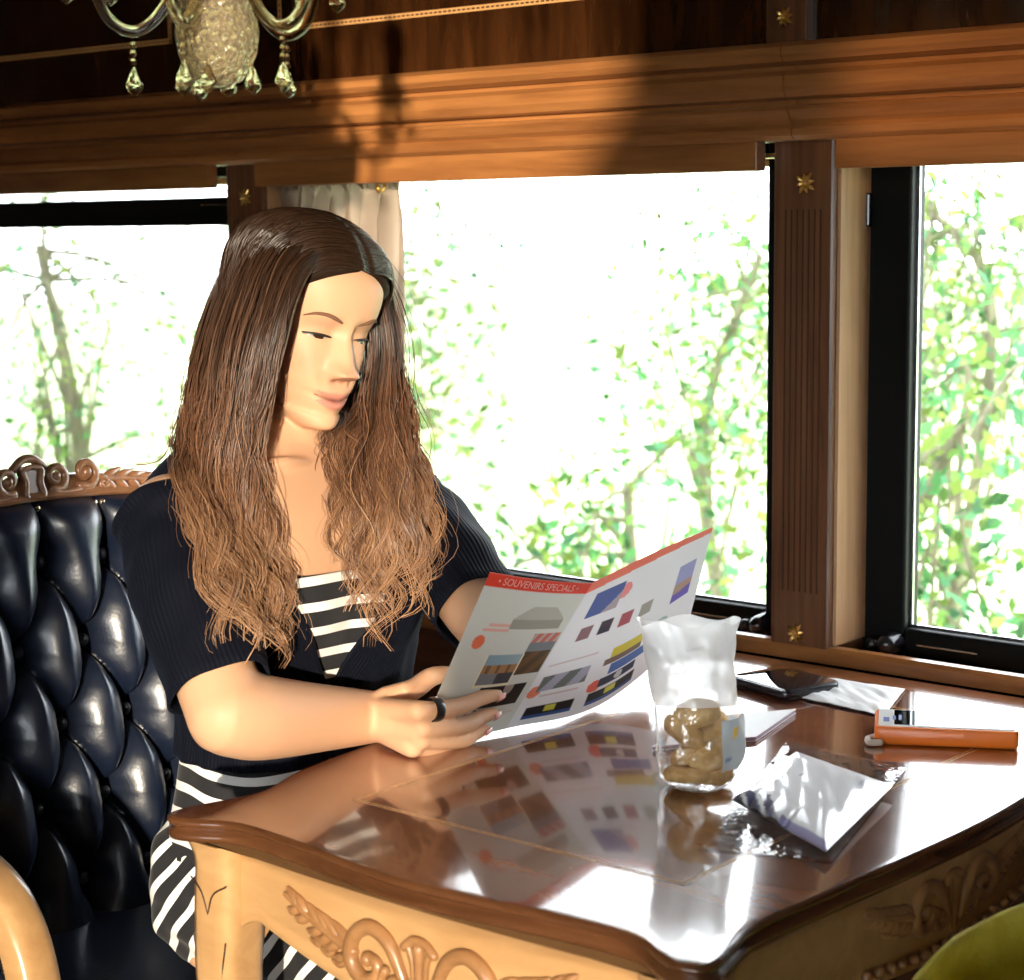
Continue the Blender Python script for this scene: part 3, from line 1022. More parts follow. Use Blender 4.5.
cu.grid(curt, 180, 70)
cm_ = leaf_mat('linen', None, None)
_a = [n for n in cm_.node_tree.nodes if n.type == 'ATTRIBUTE'][0]
cu.c = [(0.36, 0.27, 0.21)] * len(cu.v)
curtain = tag(cu.build('curtain', cm_, angle=180), 'pale beige gathered curtain hanging at the left edge of the middle window', 'curtain')
rd = MB()
rd.tube([(-0.818, 0.010, 1.371), (0.078, 0.010, 1.371)], 0.003, 8)
curtain_rod = rd.build('curtain_rod', M['nail'])
tag(curtain_rod, 'thin rail behind the header carrying the beige curtain', 'curtain rail')
rr = MB()
rr.tube([(-0.575 + 0.007 * math.cos(a), -0.004 + 0.004 * math.sin(a), 1.347 + 0.007 * math.sin(a)) for a in np.linspace(0, 2 * math.pi, 17)], 0.0018, 6)
rr.ellipsoid((-0.575, -0.010, 1.345), (0.005, 0.004, 0.005), 10, 8)
rr.build('curtain_ring', M['gold'], curtain)

crystal = bpy.data.materials.new('crystal')
crystal.use_nodes = True
_p = crystal.node_tree.nodes['Principled BSDF']
_p.inputs['Base Color'].default_value = (1.0, 0.90, 0.72, 1)
_p.inputs['Roughness'].default_value = 0.02
_p.inputs['Transmission Weight'].default_value = 1.0
_p.inputs['IOR'].default_value = 1.52
_nt = crystal.node_tree
_tr = nd(_nt, 'ShaderNodeBsdfTransparent'); _tr.inputs[0].default_value = (1.0, 0.93, 0.8, 1); _ms = nd(_nt, 'ShaderNodeMixShader'); _ms.inputs[0].default_value = 0.45
_nt.links.new(_p.outputs[0], _ms.inputs[1]); _nt.links.new(_tr.outputs[0], _ms.inputs[2]); _nt.links.new(_ms.outputs[0], _nt.nodes['Material Output'].inputs['Surface'])
cut = bpy.data.materials.new('cut_crystal')
cut.use_nodes = True
_nt = cut.node_tree
_p = _nt.nodes['Principled BSDF']
_p.inputs['Base Color'].default_value = (1.0, 0.86, 0.62, 1)
_p.inputs['Roughness'].default_value = 0.04
_p.inputs['Transmission Weight'].default_value = 0.88
_p.inputs['IOR'].default_value = 1.52
_tc = nd(_nt, 'ShaderNodeTexCoord'); _vo = nd(_nt, 'ShaderNodeTexVoronoi'); _vo.inputs['Scale'].default_value = 170
_bp = nd(_nt, 'ShaderNodeBump'); _bp.inputs['Strength'].default_value = 0.9; _bp.inputs['Distance'].default_value = 0.004
_nt.links.new(_tc.outputs['Object'], _vo.inputs['Vector']); _nt.links.new(_vo.outputs['Distance'], _bp.inputs['Height']); _nt.links.new(_bp.outputs['Normal'], _p.inputs['Normal'])

BC = np.array([-0.046, -0.769, 1.466])
RT = CM[0]          # toward picture right, for laying out the arms around the bowl
RTX = np.array([math.cos(R(40.2)), math.sin(R(40.2)), 0])
chand = thing('crystal_chandelier', tuple(BC), 'cut crystal chandelier hanging from the ceiling above the woman, with pear drops', 'chandelier')
bw_ = MB()
outer = [(0.002, -0.044), (0.012, -0.043), (0.022, -0.038), (0.031, -0.027), (0.037, -0.012), (0.0395, 0.004), (0.0385, 0.018), (0.034, 0.027), (0.037, 0.034)]
innr = [(0.034, 0.033), (0.031, 0.026), (0.035, 0.016), (0.036, 0.004), (0.033, -0.011), (0.027, -0.024), (0.018, -0.034), (0.002, -0.039)]
bw_.lathe([(r, z) for r, z in outer + innr], BC, 40)
bw_.build('bowl', cut, chand, angle=25)
stm = MB()
stm.lathe([(0.001, 0.03), (0.012, 0.032), (0.016, 0.042), (0.008, 0.055), (0.012, 0.075), (0.020, 0.10), (0.012, 0.13), (0.007, 0.17), (0.014, 0.21), (0.008, 0.25), (0.005, 0.33), (0.012, 0.36), (0.005, 0.40), (0.004, TOPZ - BC[2] - 0.03), (0.02, TOPZ - BC[2] - 0.028)], BC, 20)
stm.build('stem', crystal, chand)
cp_ = MB(); cp_.lathe([(0.02, TOPZ - BC[2] - 0.04), (0.045, TOPZ - BC[2] - 0.03), (0.06, TOPZ - BC[2] - 0.012), (0.062, TOPZ - BC[2])], BC, 28)
cp_.build('canopy', M['gold'], chand)
cups = []
for k in range(5):
    a = R(180 + 40.2 + 72 * k + 4)
    dv = np.array([math.cos(a), math.sin(a), 0])
    p = [(0.010, 0.075), (0.028, 0.066), (0.042, 0.040), (0.058, 0.018), (0.078, 0.008), (0.098, 0.018), (0.110, 0.042), (0.114, 0.072)]
    q = cr_spline(p, 6)
    am = MB(); am.tube([BC + dv * r + np.array([0, 0, z]) for r, z in q], 0.0055, 12)
    arm = am.build('arm', crystal, chand)
    cb = MB(); e = BC + dv * 0.114 + np.array([0, 0, 0.072])
    cb.lathe([(0.004, 0.0), (0.020, 0.004), (0.026, 0.010), (0.024, 0.012), (0.010, 0.008), (0.010, 0.03), (0.012, 0.034), (0.009, 0.036), (0.004, 0.034)], e, 20)
    cb.build('candle_cup', cut, arm)
    bl = MB(); bl.lathe([(0.007, 0.034), (0.007, 0.075), (0.010, 0.085), (0.011, 0.095), (0.007, 0.112), (0.001, 0.128)], e, 14)
    bl.build('candle_bulb', M['white_plastic'], arm)
    cups.append((dv, arm))


def drop(top, ln, parent, beads=3):
    """a wire, a few beads and a faceted pear drop hanging from top"""
    mb = MB()
    x, y, z = top
    zz = z
    mb.tube([(x, y, zz), (x, y, zz - 0.006 * beads - 0.008)], 0.0006, 5)
    for i in range(beads):
        zz -= 0.0075
        mb.ellipsoid((x, y, zz), (0.0033, 0.0033, 0.0038), 6, 4)
    zz -= 0.005
    n = 8
    prof = [(0.0008, 0), (0.003, -0.12), (0.0075, -0.52), (0.0088, -0.66), (0.0065, -0.84), (0.0008, -1.0)]
    mb.rings([[(x + r * math.cos(2 * math.pi * (j + .5 * (i % 2)) / n), y + r * math.sin(2 * math.pi * (j + .5 * (i % 2)) / n), zz + h * ln) for j in range(n)] for i, (r, h) in enumerate(prof)])
    o = mb.build('pear_drop', crystal, parent, smooth=False)
    return o


for (dv, arm) in cups:
    for rr_, zz_ in ((0.078, 0.003), (0.138, 0.080), (0.098, 0.078)):
        drop(BC + dv * rr_ + np.array([0, 0, zz_]), 0.027, arm, 3 if rr_ < .09 else 2)
for k in range(4):
    a = R(40.2 - 8 + 90 * k)
    drop(BC + np.array([math.cos(a), math.sin(a), 0]) * 0.0335 + np.array([0, 0, -0.020]), 0.026, chand, 0)

# ================================================================== things on the table
Z0 = TZ + 0.0006


def rrect(cx, cy, w, h, r, n=6):
    p = []
    for sx, sy, a0 in ((1, 1, 0), (-1, 1, 90), (-1, -1, 180), (1, -1, 270)):
        for i in range(n + 1):
            a = R(a0 + 90 * i / n)
            p.append((cx + sx * (w / 2 - r) + r * math.cos(a), cy + sy * (h / 2 - r) + r * math.sin(a)))
    return p


def placed(c, ang):
    ca, sa = math.cos(ang), math.sin(ang)
    return lambda a, b, z: (c[0] + a * ca - b * sa, c[1] + a * sa + b * ca, z)


def slab(mb, fn, w, h, r, prof, mi=0):
    """rounded slab: prof = [(inset, z)] from bottom to top"""
    rings = []
    for ins, z in prof:
        rings.append([fn(a, b, z) for a, b in rrect(0, 0, w - 2 * ins, h - 2 * ins, max(0.001, r - ins))])
    mb.rings(rings, mi)


# dark smartphone
ph = thing('smartphone', (0.172, -0.146, TZ), 'black smartphone lying face up by the foot of the wooden pillar', 'phone')
_a, _b, _c = atZ(727, 681, Z0 + .005), atZ(786, 698, Z0 + .005), atZ(816, 680, Z0 + .005)
_e = (_b - _a)[:2]; _w = float(np.linalg.norm(_e)); _an = math.atan2(_e[1], _e[0]); _hh = float((_c - _b)[:2] @ np.array([-math.sin(_an), math.cos(_an)]))
_cc = (_a + _b)[:2] / 2 + np.array([-math.sin(_an), math.cos(_an)]) * _hh / 2
pf = placed((_cc[0], _cc[1]), _an)
mb = MB(); slab(mb, pf, _w, _hh, 0.010, [(0.003, Z0), (0.0008, Z0 + 0.002), (0, Z0 + 0.004), (0, Z0 + 0.0090), (0.0012, Z0 + 0.0112), (0.003, Z0 + 0.0118)])
mb.build('phone_body', M['black_plastic'], ph)
mb = MB(); slab(mb, pf, _w - .006, _hh - .006, 0.007, [(0, Z0 + 0.0119), (0, Z0 + 0.0123), (0.0006, Z0 + 0.0125)])
mb.build('phone_screen', M['screen'], ph)

# orange cased phone with a cord loop
oc = np.mean([atZ(875, 744, TZ), atZ(1018, 750, TZ), atZ(1016, 722, TZ)], axis=0)
pa, pb = atZ(874, 745, TZ), atZ(1019, 751, TZ)
od = (pb - pa)[:2]; oang = math.atan2(od[1], od[0]); ow = float(np.linalg.norm(od))
on = np.array([-math.sin(oang), math.cos(oang)])
oh = 0.074
ocn = (pa + pb)[:2] / 2 + on * oh / 2
op = thing('phone_in_orange_case', (ocn[0], ocn[1], TZ), 'white-faced phone in a thick orange case near the right window', 'phone')
of = placed(ocn, oang)
mb = MB(); slab(mb, of, ow, oh, 0.006, [(0.003, Z0), (0.0008, Z0 + 0.0015), (0, Z0 + 0.004), (0, Z0 + 0.0165), (0.0012, Z0 + 0.0185), (0.0028, Z0 + 0.0188)])
mb.build('case', M['orange_case'], op)
mb = MB(); slab(mb, of, ow - 0.008, oh - 0.008, 0.005, [(0, Z0 + 0.0188), (0, Z0 + 0.0196), (0.001, Z0 + 0.0200)])
fb = mb.build('phone_face', M['white_plastic'], op)
mb = MB(); slab(mb, of, ow - 0.040, oh - 0.014, 0.002, [(0, Z0 + 0.0200), (0, Z0 + 0.0202)])
mb.build('phone_screen', M['screen'], fb)
mb = MB()
for i, (a, b, w, h) in enumerate(((-ow / 2 + 0.012, -0.012, 0.006, 0.018), (-ow / 2 + 0.020, -0.004, 0.003, 0.016), (-ow / 2 + 0.026, -0.002, 0.003, 0.020))):
    mb.add([of(a - w / 2, b - h / 2, Z0 + 0.0206), of(a + w / 2, b - h / 2, Z0 + 0.0206), of(a + w / 2, b + h / 2, Z0 + 0.0206), of(a - w / 2, b + h / 2, Z0 + 0.0206)], [(0, 1, 2, 3)])
mb.build('blue_icons', mat('blue_icon', (0.02, 0.06, 0.35), 0.4), fb, smooth=False)
mb = MB()
lp = cr_spline([of(-ow / 2 + .002, -oh / 2 + .010, Z0 + .006), of(-ow / 2 - .006, -oh / 2 + .004, Z0 + .0045), of(-ow / 2 - .004, -oh / 2 - .008, Z0 + .004), of(-ow / 2 + .006, -oh / 2 - .006, Z0 + .004)], 6)
mb.tube(lp, 0.0036, 8, cap='round')
mb.build('strap_loop', mat('strap', (0.85, 0.72, 0.6), 0.6), op)


def sheet(name, corners, label, cat, mtl, bumpy=0.004, nu=40, nv=40, seed=1, lift=0.001, thick=0.0, group=None, parent=None, colfn=None, curl=0.0):
    """a loose sheet lying on the table between four plan corners, gently buckled"""
    c = [np.array(q[:2]) for q in corners]
    rs = np.random.RandomState(seed)
    wv = [(rs.uniform(3, 14), rs.uniform(3, 14), rs.uniform(0, 6.28), rs.uniform(.3, 1)) for _ in range(7)]

    def fn(u, v):
        p = (c[0] * (1 - u) + c[1] * u) * (1 - v) + (c[3] * (1 - u) + c[2] * u) * v
        h = sum(w * abs(math.sin(a * u + b * v + ph_)) for a, b, ph_, w in wv) / len(wv)
        e = min(u, v, 1 - u, 1 - v)
        h = h * bumpy * min(1, 0.35 + e * 5) + curl * (2 * abs(u - .5)) ** 3
        return (p[0], p[1], TZ + lift + h)
    mb_ = MB(); mb_.grid(fn, nu, nv, colfn=colfn)
    o = mb_.build(name, mtl, parent, angle=180, solid=thick)
    if label: tag(o, label, cat, group)
    return o


# crumpled white paper behind the phones
sheet('paper_napkin', [atZ(802, 700, TZ), atZ(884, 718, TZ), atZ(905, 691, TZ), atZ(822, 679, TZ)], 'crumpled white paper napkin lying between the black phone and the orange phone', 'napkin', M['white_paper'], 0.010, seed=4, thick=0.0006)

# white booklet under the bag
b0, b1, b2 = atZ(652, 752, TZ), atZ(756, 742, TZ), atZ(796, 714, TZ)
b3 = b0 + (b2 - b1)
bk = MB()
for z0_, z1_, mi, ins in ((0.0008, 0.0015, 0, 0), (0.0015, 0.0052, 1, 0.0012), (0.0052, 0.0059, 0, 0)):
    cc = (b0 + b1 + b2 + b3) / 4
    q = [cc + (p - cc) * (1 - ins * 10) for p in (b0, b1, b2, b3)]
    bk.rings([[(p[0], p[1], TZ + z) for p in q] for z in (z0_, z1_)], mi)
booklet = bk.build('booklet', [M['white_paper'], mat('page_edge', (0.35, 0.25, 0.32), 0.7)], smooth=False)
tag(booklet, 'thin white booklet lying flat behind the bag of biscuits', 'booklet')

# bag of biscuits
BG = np.array([0.338, -0.532, TZ])
bag = thing('biscuit_bag', tuple(BG), 'clear crumpled cellophane bag of golden biscuits standing on the table', 'bag')


def bag_r(z, a):
    base = np.interp(z, [0.001, 0.006, 0.03, 0.06, 0.085, 0.115, 0.145, 0.160], [0.026, 0.034, 0.0405, 0.041, 0.040, 0.040, 0.044, 0.047])
    fl = np.interp(z, [0, 0.07, 0.11, 0.16], [1.0, 0.95, 0.72, 0.42])
    w = 1 + 0.05 * math.sin(3 * a + 40 * z) + 0.035 * math.sin(7 * a - 70 * z) + 0.02 * math.sin(13 * a + 120 * z)
    return base * w, fl


def bag_p(z, a):
    r, fl = bag_r(z, a)
    u, v = r * math.cos(a), r * fl * math.sin(a)
    p = RTX * u + np.array([-RTX[1], RTX[0], 0]) * v
    lean = -0.010 * (z / 0.16) ** 2
    return BG + p + RTX * lean + np.array([0, 0, z + (0.003 * math.sin(5 * a) if z > 0.14 else 0)])


for nm, z0_, z1_, mt in (('bag_lower', 0.001, 0.084, film('cellophane', gloss=0.10, rough=0.12, white=0.07, bump=0.8, bump_scale=70)), ('bag_upper', 0.084, 0.160, film('cellophane_backlit', gloss=0.20, rough=0.25, white=0.60, bump=0.9, bump_scale=60))):  # upper film milkier: backlight glare put into its white share
    mb = MB()
    zs = np.linspace(z0_, z1_, 28)
    mb.rings([[bag_p(z, 2 * math.pi * j / 64) for j in range(64)] for z in zs], cap0=(z0_ < 0.01), cap1=False)
    mb.build(nm, mt, bag, angle=180)
# the label patch on its right side
mb = MB()
mb.grid(lambda u, v: bag_p(0.022 + 0.050 * v, R(-62 + 66 * u)) + (RTX * 0.6 + np.array([RTX[1], -RTX[0], 0]) * 0.5) * 0.0022, 16, 14,
        colfn=lambda u, v: (0.85, 0.62, 0.10) if (u - .38) ** 2 + ((v - .72) * 1.0) ** 2 < 0.012 else ((0.25, 0.35, 0.62) if (abs(v - 0.22) < 0.05 and 0.12 < u < 0.3) else (0.70, 0.80, 0.86)))
mb.build('bag_label', M['print'], bag, angle=180)
bm_ = mat('biscuit', rough=0.75, noise=((1, 1, 1), (0.58, 0.33, 0.095), (0.82, 0.56, 0.24), 90.0), bump=0.4, bump_scale=180)
bis = None
spots = [(-0.012, -0.010, 0.012, 10), (0.013, 0.006, 0.013, -14), (-0.006, 0.010, 0.030, 24), (0.010, -0.014, 0.033, -30), (-0.014, -0.006, 0.051, 38), (0.008, 0.004, 0.054, -20), (-0.002, -0.010, 0.070, 12)]
locs = ['at the bottom left of the clear bag', 'at the bottom right of the clear bag', 'tilted at the back low in the clear bag', 'tilted in front in the middle of the clear bag', 'leaning at the left in the middle of the clear bag', 'behind the label in the clear bag', 'topmost in the clear bag']
for (a, b, z, tl), lb in zip(spots, locs):
    if bis is None:
        mb = MB()
        n = 28
        rg = []
        for r_, h in ((0.001, -0.0075), (0.015, -0.0078), (0.021, -0.005), (0.0228, 0.0), (0.021, 0.0048), (0.016, 0.0072), (0.001, 0.0085)):
            rg.append([(r_ * (1 + 0.035 * math.sin(9 * t)) * math.cos(t), r_ * (1 + 0.035 * math.sin(9 * t)) * math.sin(t), h + 0.0006 * math.sin(5 * t)) for t in [2 * math.pi * j / n for j in range(n)]])
        mb.rings(rg)
        bis = mb.build('biscuit', bm_, angle=60, recenter=False); o = bis
    else:
        o = bis.copy(); COL.objects.link(o)
    a, b, z = a * .92, b * .70, z * 1.03 + .001
    p = BG + RTX * a + np.array([-RTX[1], RTX[0], 0]) * b
    o.location = (p[0], p[1], TZ + z); o.rotation_euler = (R(tl), R(tl * 0.7), a * 300)
    tag(o, 'round golden biscuit ' + lb, 'biscuit', 'biscuits in the clear bag')

# clear sleeve with a white foil packet in it
sheet('clear_sleeve', [atZ(703, 850, TZ), atZ(832, 863, TZ), atZ(906, 770, TZ), atZ(788, 741, TZ)], 'clear plastic sleeve around the white packet near the table edge', 'plastic sleeve', film('sleeve', gloss=0.10, rough=0.10, white=0.06, bump=0.8, bump_scale=45), 0.006, 60, 60, seed=9, lift=0.0008)
pk = [atZ(732, 800, TZ + .010), atZ(826, 852, TZ + .010), atZ(893, 786, TZ + .010), atZ(796, 752, TZ + .010)]
pk = [np.array(p[:2]) for p in pk]
rs = np.random.RandomState(5)
wv = [(rs.uniform(4, 18), rs.uniform(4, 18), rs.uniform(0, 6.28)) for _ in range(8)]


def pack(sgn):
    def fn(u, v):
        p = (pk[0] * (1 - u) + pk[1] * u) * (1 - v) + (pk[3] * (1 - u) + pk[2] * u) * v
        e = min(1, 5.0 * min(u, v, 1 - u, 1 - v))
        h = (1 - (1 - e) ** 2) * 0.0065
        cr_ = sum(abs(math.sin(a * u + b * v + q)) for a, b, q in wv) / 8 * 0.0032 * (1 if sgn > 0 else 0) * (0.4 + 0.6 * e)
        if sgn > 0 and v < 0.25 and u < .6: cr_ += 0.004 * abs(math.sin(u * 17)) * (1 - v / 0.25)
        return (p[0], p[1], TZ + 0.0098 + sgn * h + cr_)
    return fn


def pack_col(u, v):
    if v < 0.17 * math.sin(math.pi * min(1, u / .5)) + .012 * math.sin(u * 70) and u < 0.5 and math.sin(u * 31 + v * 40) > -.55: return (0.03, 0.025, 0.10)
    if v < 0.07 and u > 0.5: return (0.25, 0.22, 0.45)
    if abs(v - 0.6) < 0.02 and 0.3 < u < 0.34: return (0.3, 0.3, 0.35)
    if (u - .84) ** 2 + (v - .80) ** 2 < 0.0016: return (0.5, 0.55, 0.65)
    return (0.86, 0.86, 0.88)


mb = MB()
mb.grid(pack(1), 70, 70, colfn=pack_col); mb.grid(pack(-1), 20, 20, colfn=lambda u, v: (.8, .8, .82))
tag(mb.build('foil_packet', mat('foil', rough=0.35, attr='Col', coat=0.4), angle=180), 'flat white packet with dark blue print inside the clear sleeve', 'packet')

# bag on the opposite chair
mb = MB()
rg = []
for t in list(np.linspace(0, 1, 20)) + [1.02, 1.03, 1.02, 0.97, 0.80]:
    k_ = min(1, t / 0.08); k_ = 0.80 + 0.20 * math.sqrt(max(0, 1 - (1 - k_) ** 2))
    i_ = len(rg)
    inn = 0.0 if i_ < 20 else [0.0, 0.002, 0.006, 0.008, 0.010][i_ - 20]
    z = 0.492 + 0.212 * t
    w = 0.150 * (1 - 0.10 * t) * k_ - inn; d = (0.080 - 0.022 * t ** 2) * k_ - inn
    ring = []
    for j in range(56):
        a = 2 * math.pi * j / 56
        c_, s_ = math.cos(a), math.sin(a)
        q_ = (abs(c_) ** 3.4 + abs(s_) ** 3.4) ** (-1 / 3.4)
        ring.append((0.706 + d * c_ * q_ + 0.004 * math.sin(5 * a + 9 * t), -0.60 + w * s_ * q_ + 0.004 * math.sin(4 * a - 7 * t), z - 0.012 * t * s_ * s_ + 0.003 * math.sin(6 * a) * t))
    rg.append(ring)
mb.rings(rg)
M['canvas'] = mat('canvas', rough=0.85, noise=((1, 1, 1), (0.60, 0.50, 0.05), (0.74, 0.64, 0.10), 30.0), bump=0.3, bump_scale=300)
ybag = mb.build('shoulder_bag', M['canvas'], angle=180)
tag(ybag, 'mustard yellow canvas bag on the chair across the table, bottom right', 'bag')
sm_ = MB()
sm_.tube(cr_spline([(0.642, -0.66, 0.686), (0.637, -0.645, 0.658), (0.630, -0.62, 0.628), (0.626, -0.60, 0.59), (0.623, -0.59, 0.55)], 8), 0.0016, 6)
sm_.build('seam', mat('seam', (0.12, 0.10, 0.02), 0.8), ybag)

# ================================================================== the reading woman
woman = thing('person', (-0.20, -0.585, 0.0), 'woman with long wavy hair in dark cardigan and striped dress, reading a brochure', 'person')

HC = np.array([-0.154, -0.567, 1.195])
HS = 0.955


def rot3(yaw, pitch, roll):
    cy, sy = math.cos(yaw), math.sin(yaw); cp, sp = math.cos(pitch), math.sin(pitch); cr_, sr = math.cos(roll), math.sin(roll)
    return np.array([[cy, -sy, 0], [sy, cy, 0], [0, 0, 1]]) @ np.array([[cp, 0, sp], [0, 1, 0], [-sp, 0, cp]]) @ np.array([[1, 0, 0], [0, cr_, -sr], [0, sr, cr_]])


HR = rot3(R(-6.5), R(13), R(-8.5))


def H(p):
    return HC + HS * (HR @ np.array(p, float))


def Hinv(p):
    return (HR.T @ (np.array(p, float) - HC)) / HS


_hz = np.array([-.112, -.106, -.095, -.080, -.060, -.040, -.020, .0, .020, .040, .060, .080, .095, .104, .1085])
_hf = np.array([.060, .080, .0855, .0855, .0845, .0835, .0825, .0825, .0880, .0905, .0860, .0700, .0470, .0240, .004])
_hw = np.array([.012, .022, .034, .0445, .0545, .0610, .0665, .0695, .0720, .0740, .0725, .0650, .0480, .0280, .004])
_hb = np.array([.030, .012, -.010, -.045, -.068, -.080, -.088, -.094, -.098, -.100, -.097, -.085, -.063, -.035, -.006])


def _sm(xs, ys, z):     # smooth interpolation
    i = int(np.clip(np.searchsorted(xs, z) - 1, 0, len(xs) - 2))
    x0, x1 = xs[i], xs[i + 1]; t = (z - x0) / (x1 - x0)
    m = lambda k: (ys[k + 1] - ys[k - 1]) / (xs[k + 1] - xs[k - 1]) if 0 < k < len(xs) - 1 else (ys[min(k + 1, len(xs) - 1)] - ys[max(k - 1, 0)]) / (xs[min(k + 1, len(xs) - 1)] - xs[max(k - 1, 0)])
    m0, m1 = m(i) * (x1 - x0), m(i + 1) * (x1 - x0)
    return (2 * t ** 3 - 3 * t ** 2 + 1) * ys[i] + (t ** 3 - 2 * t ** 2 + t) * m0 + (-2 * t ** 3 + 3 * t ** 2) * ys[i + 1] + (t ** 3 - t ** 2) * m1


def g(y, s): return math.exp(-(y / s) ** 2 / 2)


def face_disp(y, z):
    ay = abs(y)
    d = 0.0
    # brow ridge, sockets, lids
    d += 0.0025 * g(ay - 0.028, 0.014) * g(z - 0.019, 0.007)
    d -= 0.0100 * g(ay - 0.030, 0.0140) * g(z - 0.001, 0.0095)
    d -= 0.0035 * g(ay - 0.013, 0.006) * g(z - 0.004, 0.010)
    d += 0.0068 * g(ay - 0.031, 0.0100) * g(z + 0.0010, 0.0072)
    # nose
    if -0.062 < z < 0.03:
        t = (0.012 - z) / 0.051
        if t < 0: h = 0.0
        elif t <= 1: h = 0.0045 + 0.0215 * t ** 1.25
        else: h = 0.026 * max(0.0, 1 - (t - 1) / 0.22) ** 1.2
        h *= min(1, max(0, (0.030 - z) / 0.018)) if z > 0.012 else 1
        if z > 0.012: h = 0.0045 * max(0, 1 - (z - 0.012) / 0.018)
        sg = 0.0070 + 0.0034 * min(1, max(0, t)) ** 2
        d += h * math.exp(-abs(y / sg) ** 2.0 / 2)
    d += 0.0105 * g(ay - 0.0125, 0.0048) * g(z + 0.0395, 0.0060)
    d -= 0.0030 * g(ay - 0.0200, 0.0030) * g(z + 0.0440, 0.0080)
    d -= 0.0050 * g(ay - 0.0065, 0.0032) * g(z + 0.0490, 0.0024)
    # cheeks
    d += 0.0048 * g(ay - 0.040, 0.015) * g(z + 0.032, 0.016)
    d += 0.0030 * g(ay - 0.034, 0.012) * g(z + 0.056, 0.012)
    # mouth mound, lips (corners lifted in a soft smile)
    zz = z - 0.0050 * min(1, (ay / 0.025)) ** 2
    d += 0.0045 * g(y, 0.022) * g(zz + 0.070, 0.017)
    d += 0.0030 * g(ay - 0.005, 0.0125) * g(zz + 0.0650, 0.0036)
    d += 0.0042 * g(y, 0.0135) * g(zz + 0.0775, 0.0046)
    d -= 0.0048 * g(y, 0.0195) * g(zz + 0.0712, 0.0017)
    d -= 0.0042 * g(y, 0.017) * g(z + 0.0880, 0.0052)
    d -= 0.0014 * g(y, 0.0022) * g(z + 0.0580, 0.0045)
    d += 0.0065 * g(y, 0.013) * g(z + 0.1000, 0.0095)
    return d


XC = -0.008
PX, PY = 0.82, 0.94


def head_pt(z, t, infl=0.0):
    xf, w, xb = _sm(_hz, _hf, z), _sm(_hz, _hw, z), _sm(_hz, _hb, z)
    xc = min(XC, (xf + xb) / 2) if z > -0.09 else (xf + xb) / 2
    c, s = math.cos(t), math.sin(t)
    y = w * math.copysign(abs(s) ** PY, s)
    if c >= 0:
        x = xc + (xf - xc) * c ** PX
        x += face_disp(y, z) * min(1, c * 1.6)
    else:
        x = xc + (xc - xb) * -(abs(c) ** 0.92)
    if infl:
        n = np.array([(x - xc) / max(.02, (xf - xb) / 2) ** 2, y / max(.02, w) ** 2, (z - 0.0) / 0.11 ** 2])
        n /= np.linalg.norm(n) + 1e-9
        return np.array([x, y, z]) + n * infl
    return np.array([x, y, z])


def surf(y, z, lift=0.0):
    """a point of the face surface in head coordinates"""
    w = _sm(_hz, _hw, z)
    s = math.copysign(min(0.999, (abs(y) / w)) ** (1 / PY), y)
    t = math.asin(s)
    p = head_pt(z, t)
    return p + np.array([lift, lift * 0.6 * s, 0])


body = MB()
NZ, NT = 190, 220
zs = -0.112 + (0.2205) * (0.5 - 0.5 * np.cos(np.linspace(0, math.pi, NZ))) * 0.35 + 0.2205 * np.linspace(0, 1, NZ) * 0.65
body.rings([[H(head_pt(z, 2 * math.pi * j / NT)) for j in range(NT)] for z in zs])
for sd in (1, -1):      # ears
    e = cr_spline([(-0.006, sd * 0.0690, -0.028), (-0.012, sd * 0.0745, -0.012), (-0.014, sd * 0.0800, 0.006), (-0.006, sd * 0.0800, 0.020), (0.004, sd * 0.0745, 0.018)], 5)
    body.tube([H(p) for p in e], [.0055] * 6 + [.006] * 9 + [.0055] * 6, 10, cap='round')
    body.ellipsoid(H((-0.006, sd * 0.0715, -0.002)), (0.010, 0.006, 0.017), 14, 10, rot=HR)

# trunk
_tz = np.array([.50, .56, .62, .70, .77, .84, .90, .95, .99, 1.02, 1.045, 1.065, 1.085])
_tx = np.array([-.175, -.175, -.172, -.170, -.168, -.168, -.168, -.170, -.172, -.176, -.180, -.183, -.184])
_td = np.array([.085, .105, .104, .092, .088, .097, .108, .104, .092, .078, .064, .054, .050])
_tw = np.array([.135, .150, .148, .130, .122, .130, .144, .158, .164, .156, .126, .086, .060])
TY = -0.578


def torso_pt(z, a, infl=0.0, off=0.0):
    d, w, x = _sm(_tz, _td, z) + infl, _sm(_tz, _tw, z) + infl, _sm(_tz, _tx, z)
    c, s = math.cos(a), math.sin(a)
    TW = -0.030
    k = (abs(c) ** 2.4 + abs(s) ** 2.4) ** (-1 / 2.4)
    y = w * s * k
    xx = d * c * k
    if c > 0:
        xx += (0.026 * g(abs(y - TW) - 0.066, 0.035) * g(z - 0.895, 0.038) + 0.004 * g(z - .89, .05)) * c
    return np.array([x + xx, TY + y, z - 0.05 * y * max(0, min(1, (z - 0.8) / 0.2))])


body.rings([[torso_pt(z, 2 * math.pi * j / 72) for j in range(72)] for z in np.linspace(0.50, 1.085, 60)])
neck = cr_spline([(-0.186, -0.578, 1.03), (-0.180, -0.577, 1.075), H((-0.022, 0, -0.085)), H((-0.020, 0, -0.04))], 6)
body.tube(neck, list(np.interp(np.linspace(0, 1, len(neck)), [0, .35, .75, 1], [.064, .051, .047, .045])), 30)
for sd in (1, -1):      # the cords of the neck and the collar bones
    q = cr_spline([(-0.122, TY + sd * 0.016, 1.042), (-0.118, TY + sd * 0.06, 1.044 - sd * .003), (-0.145, TY + sd * 0.105, 1.036 - sd * .005)], 6)
    body.tube(q, .008, 10, cap='round')


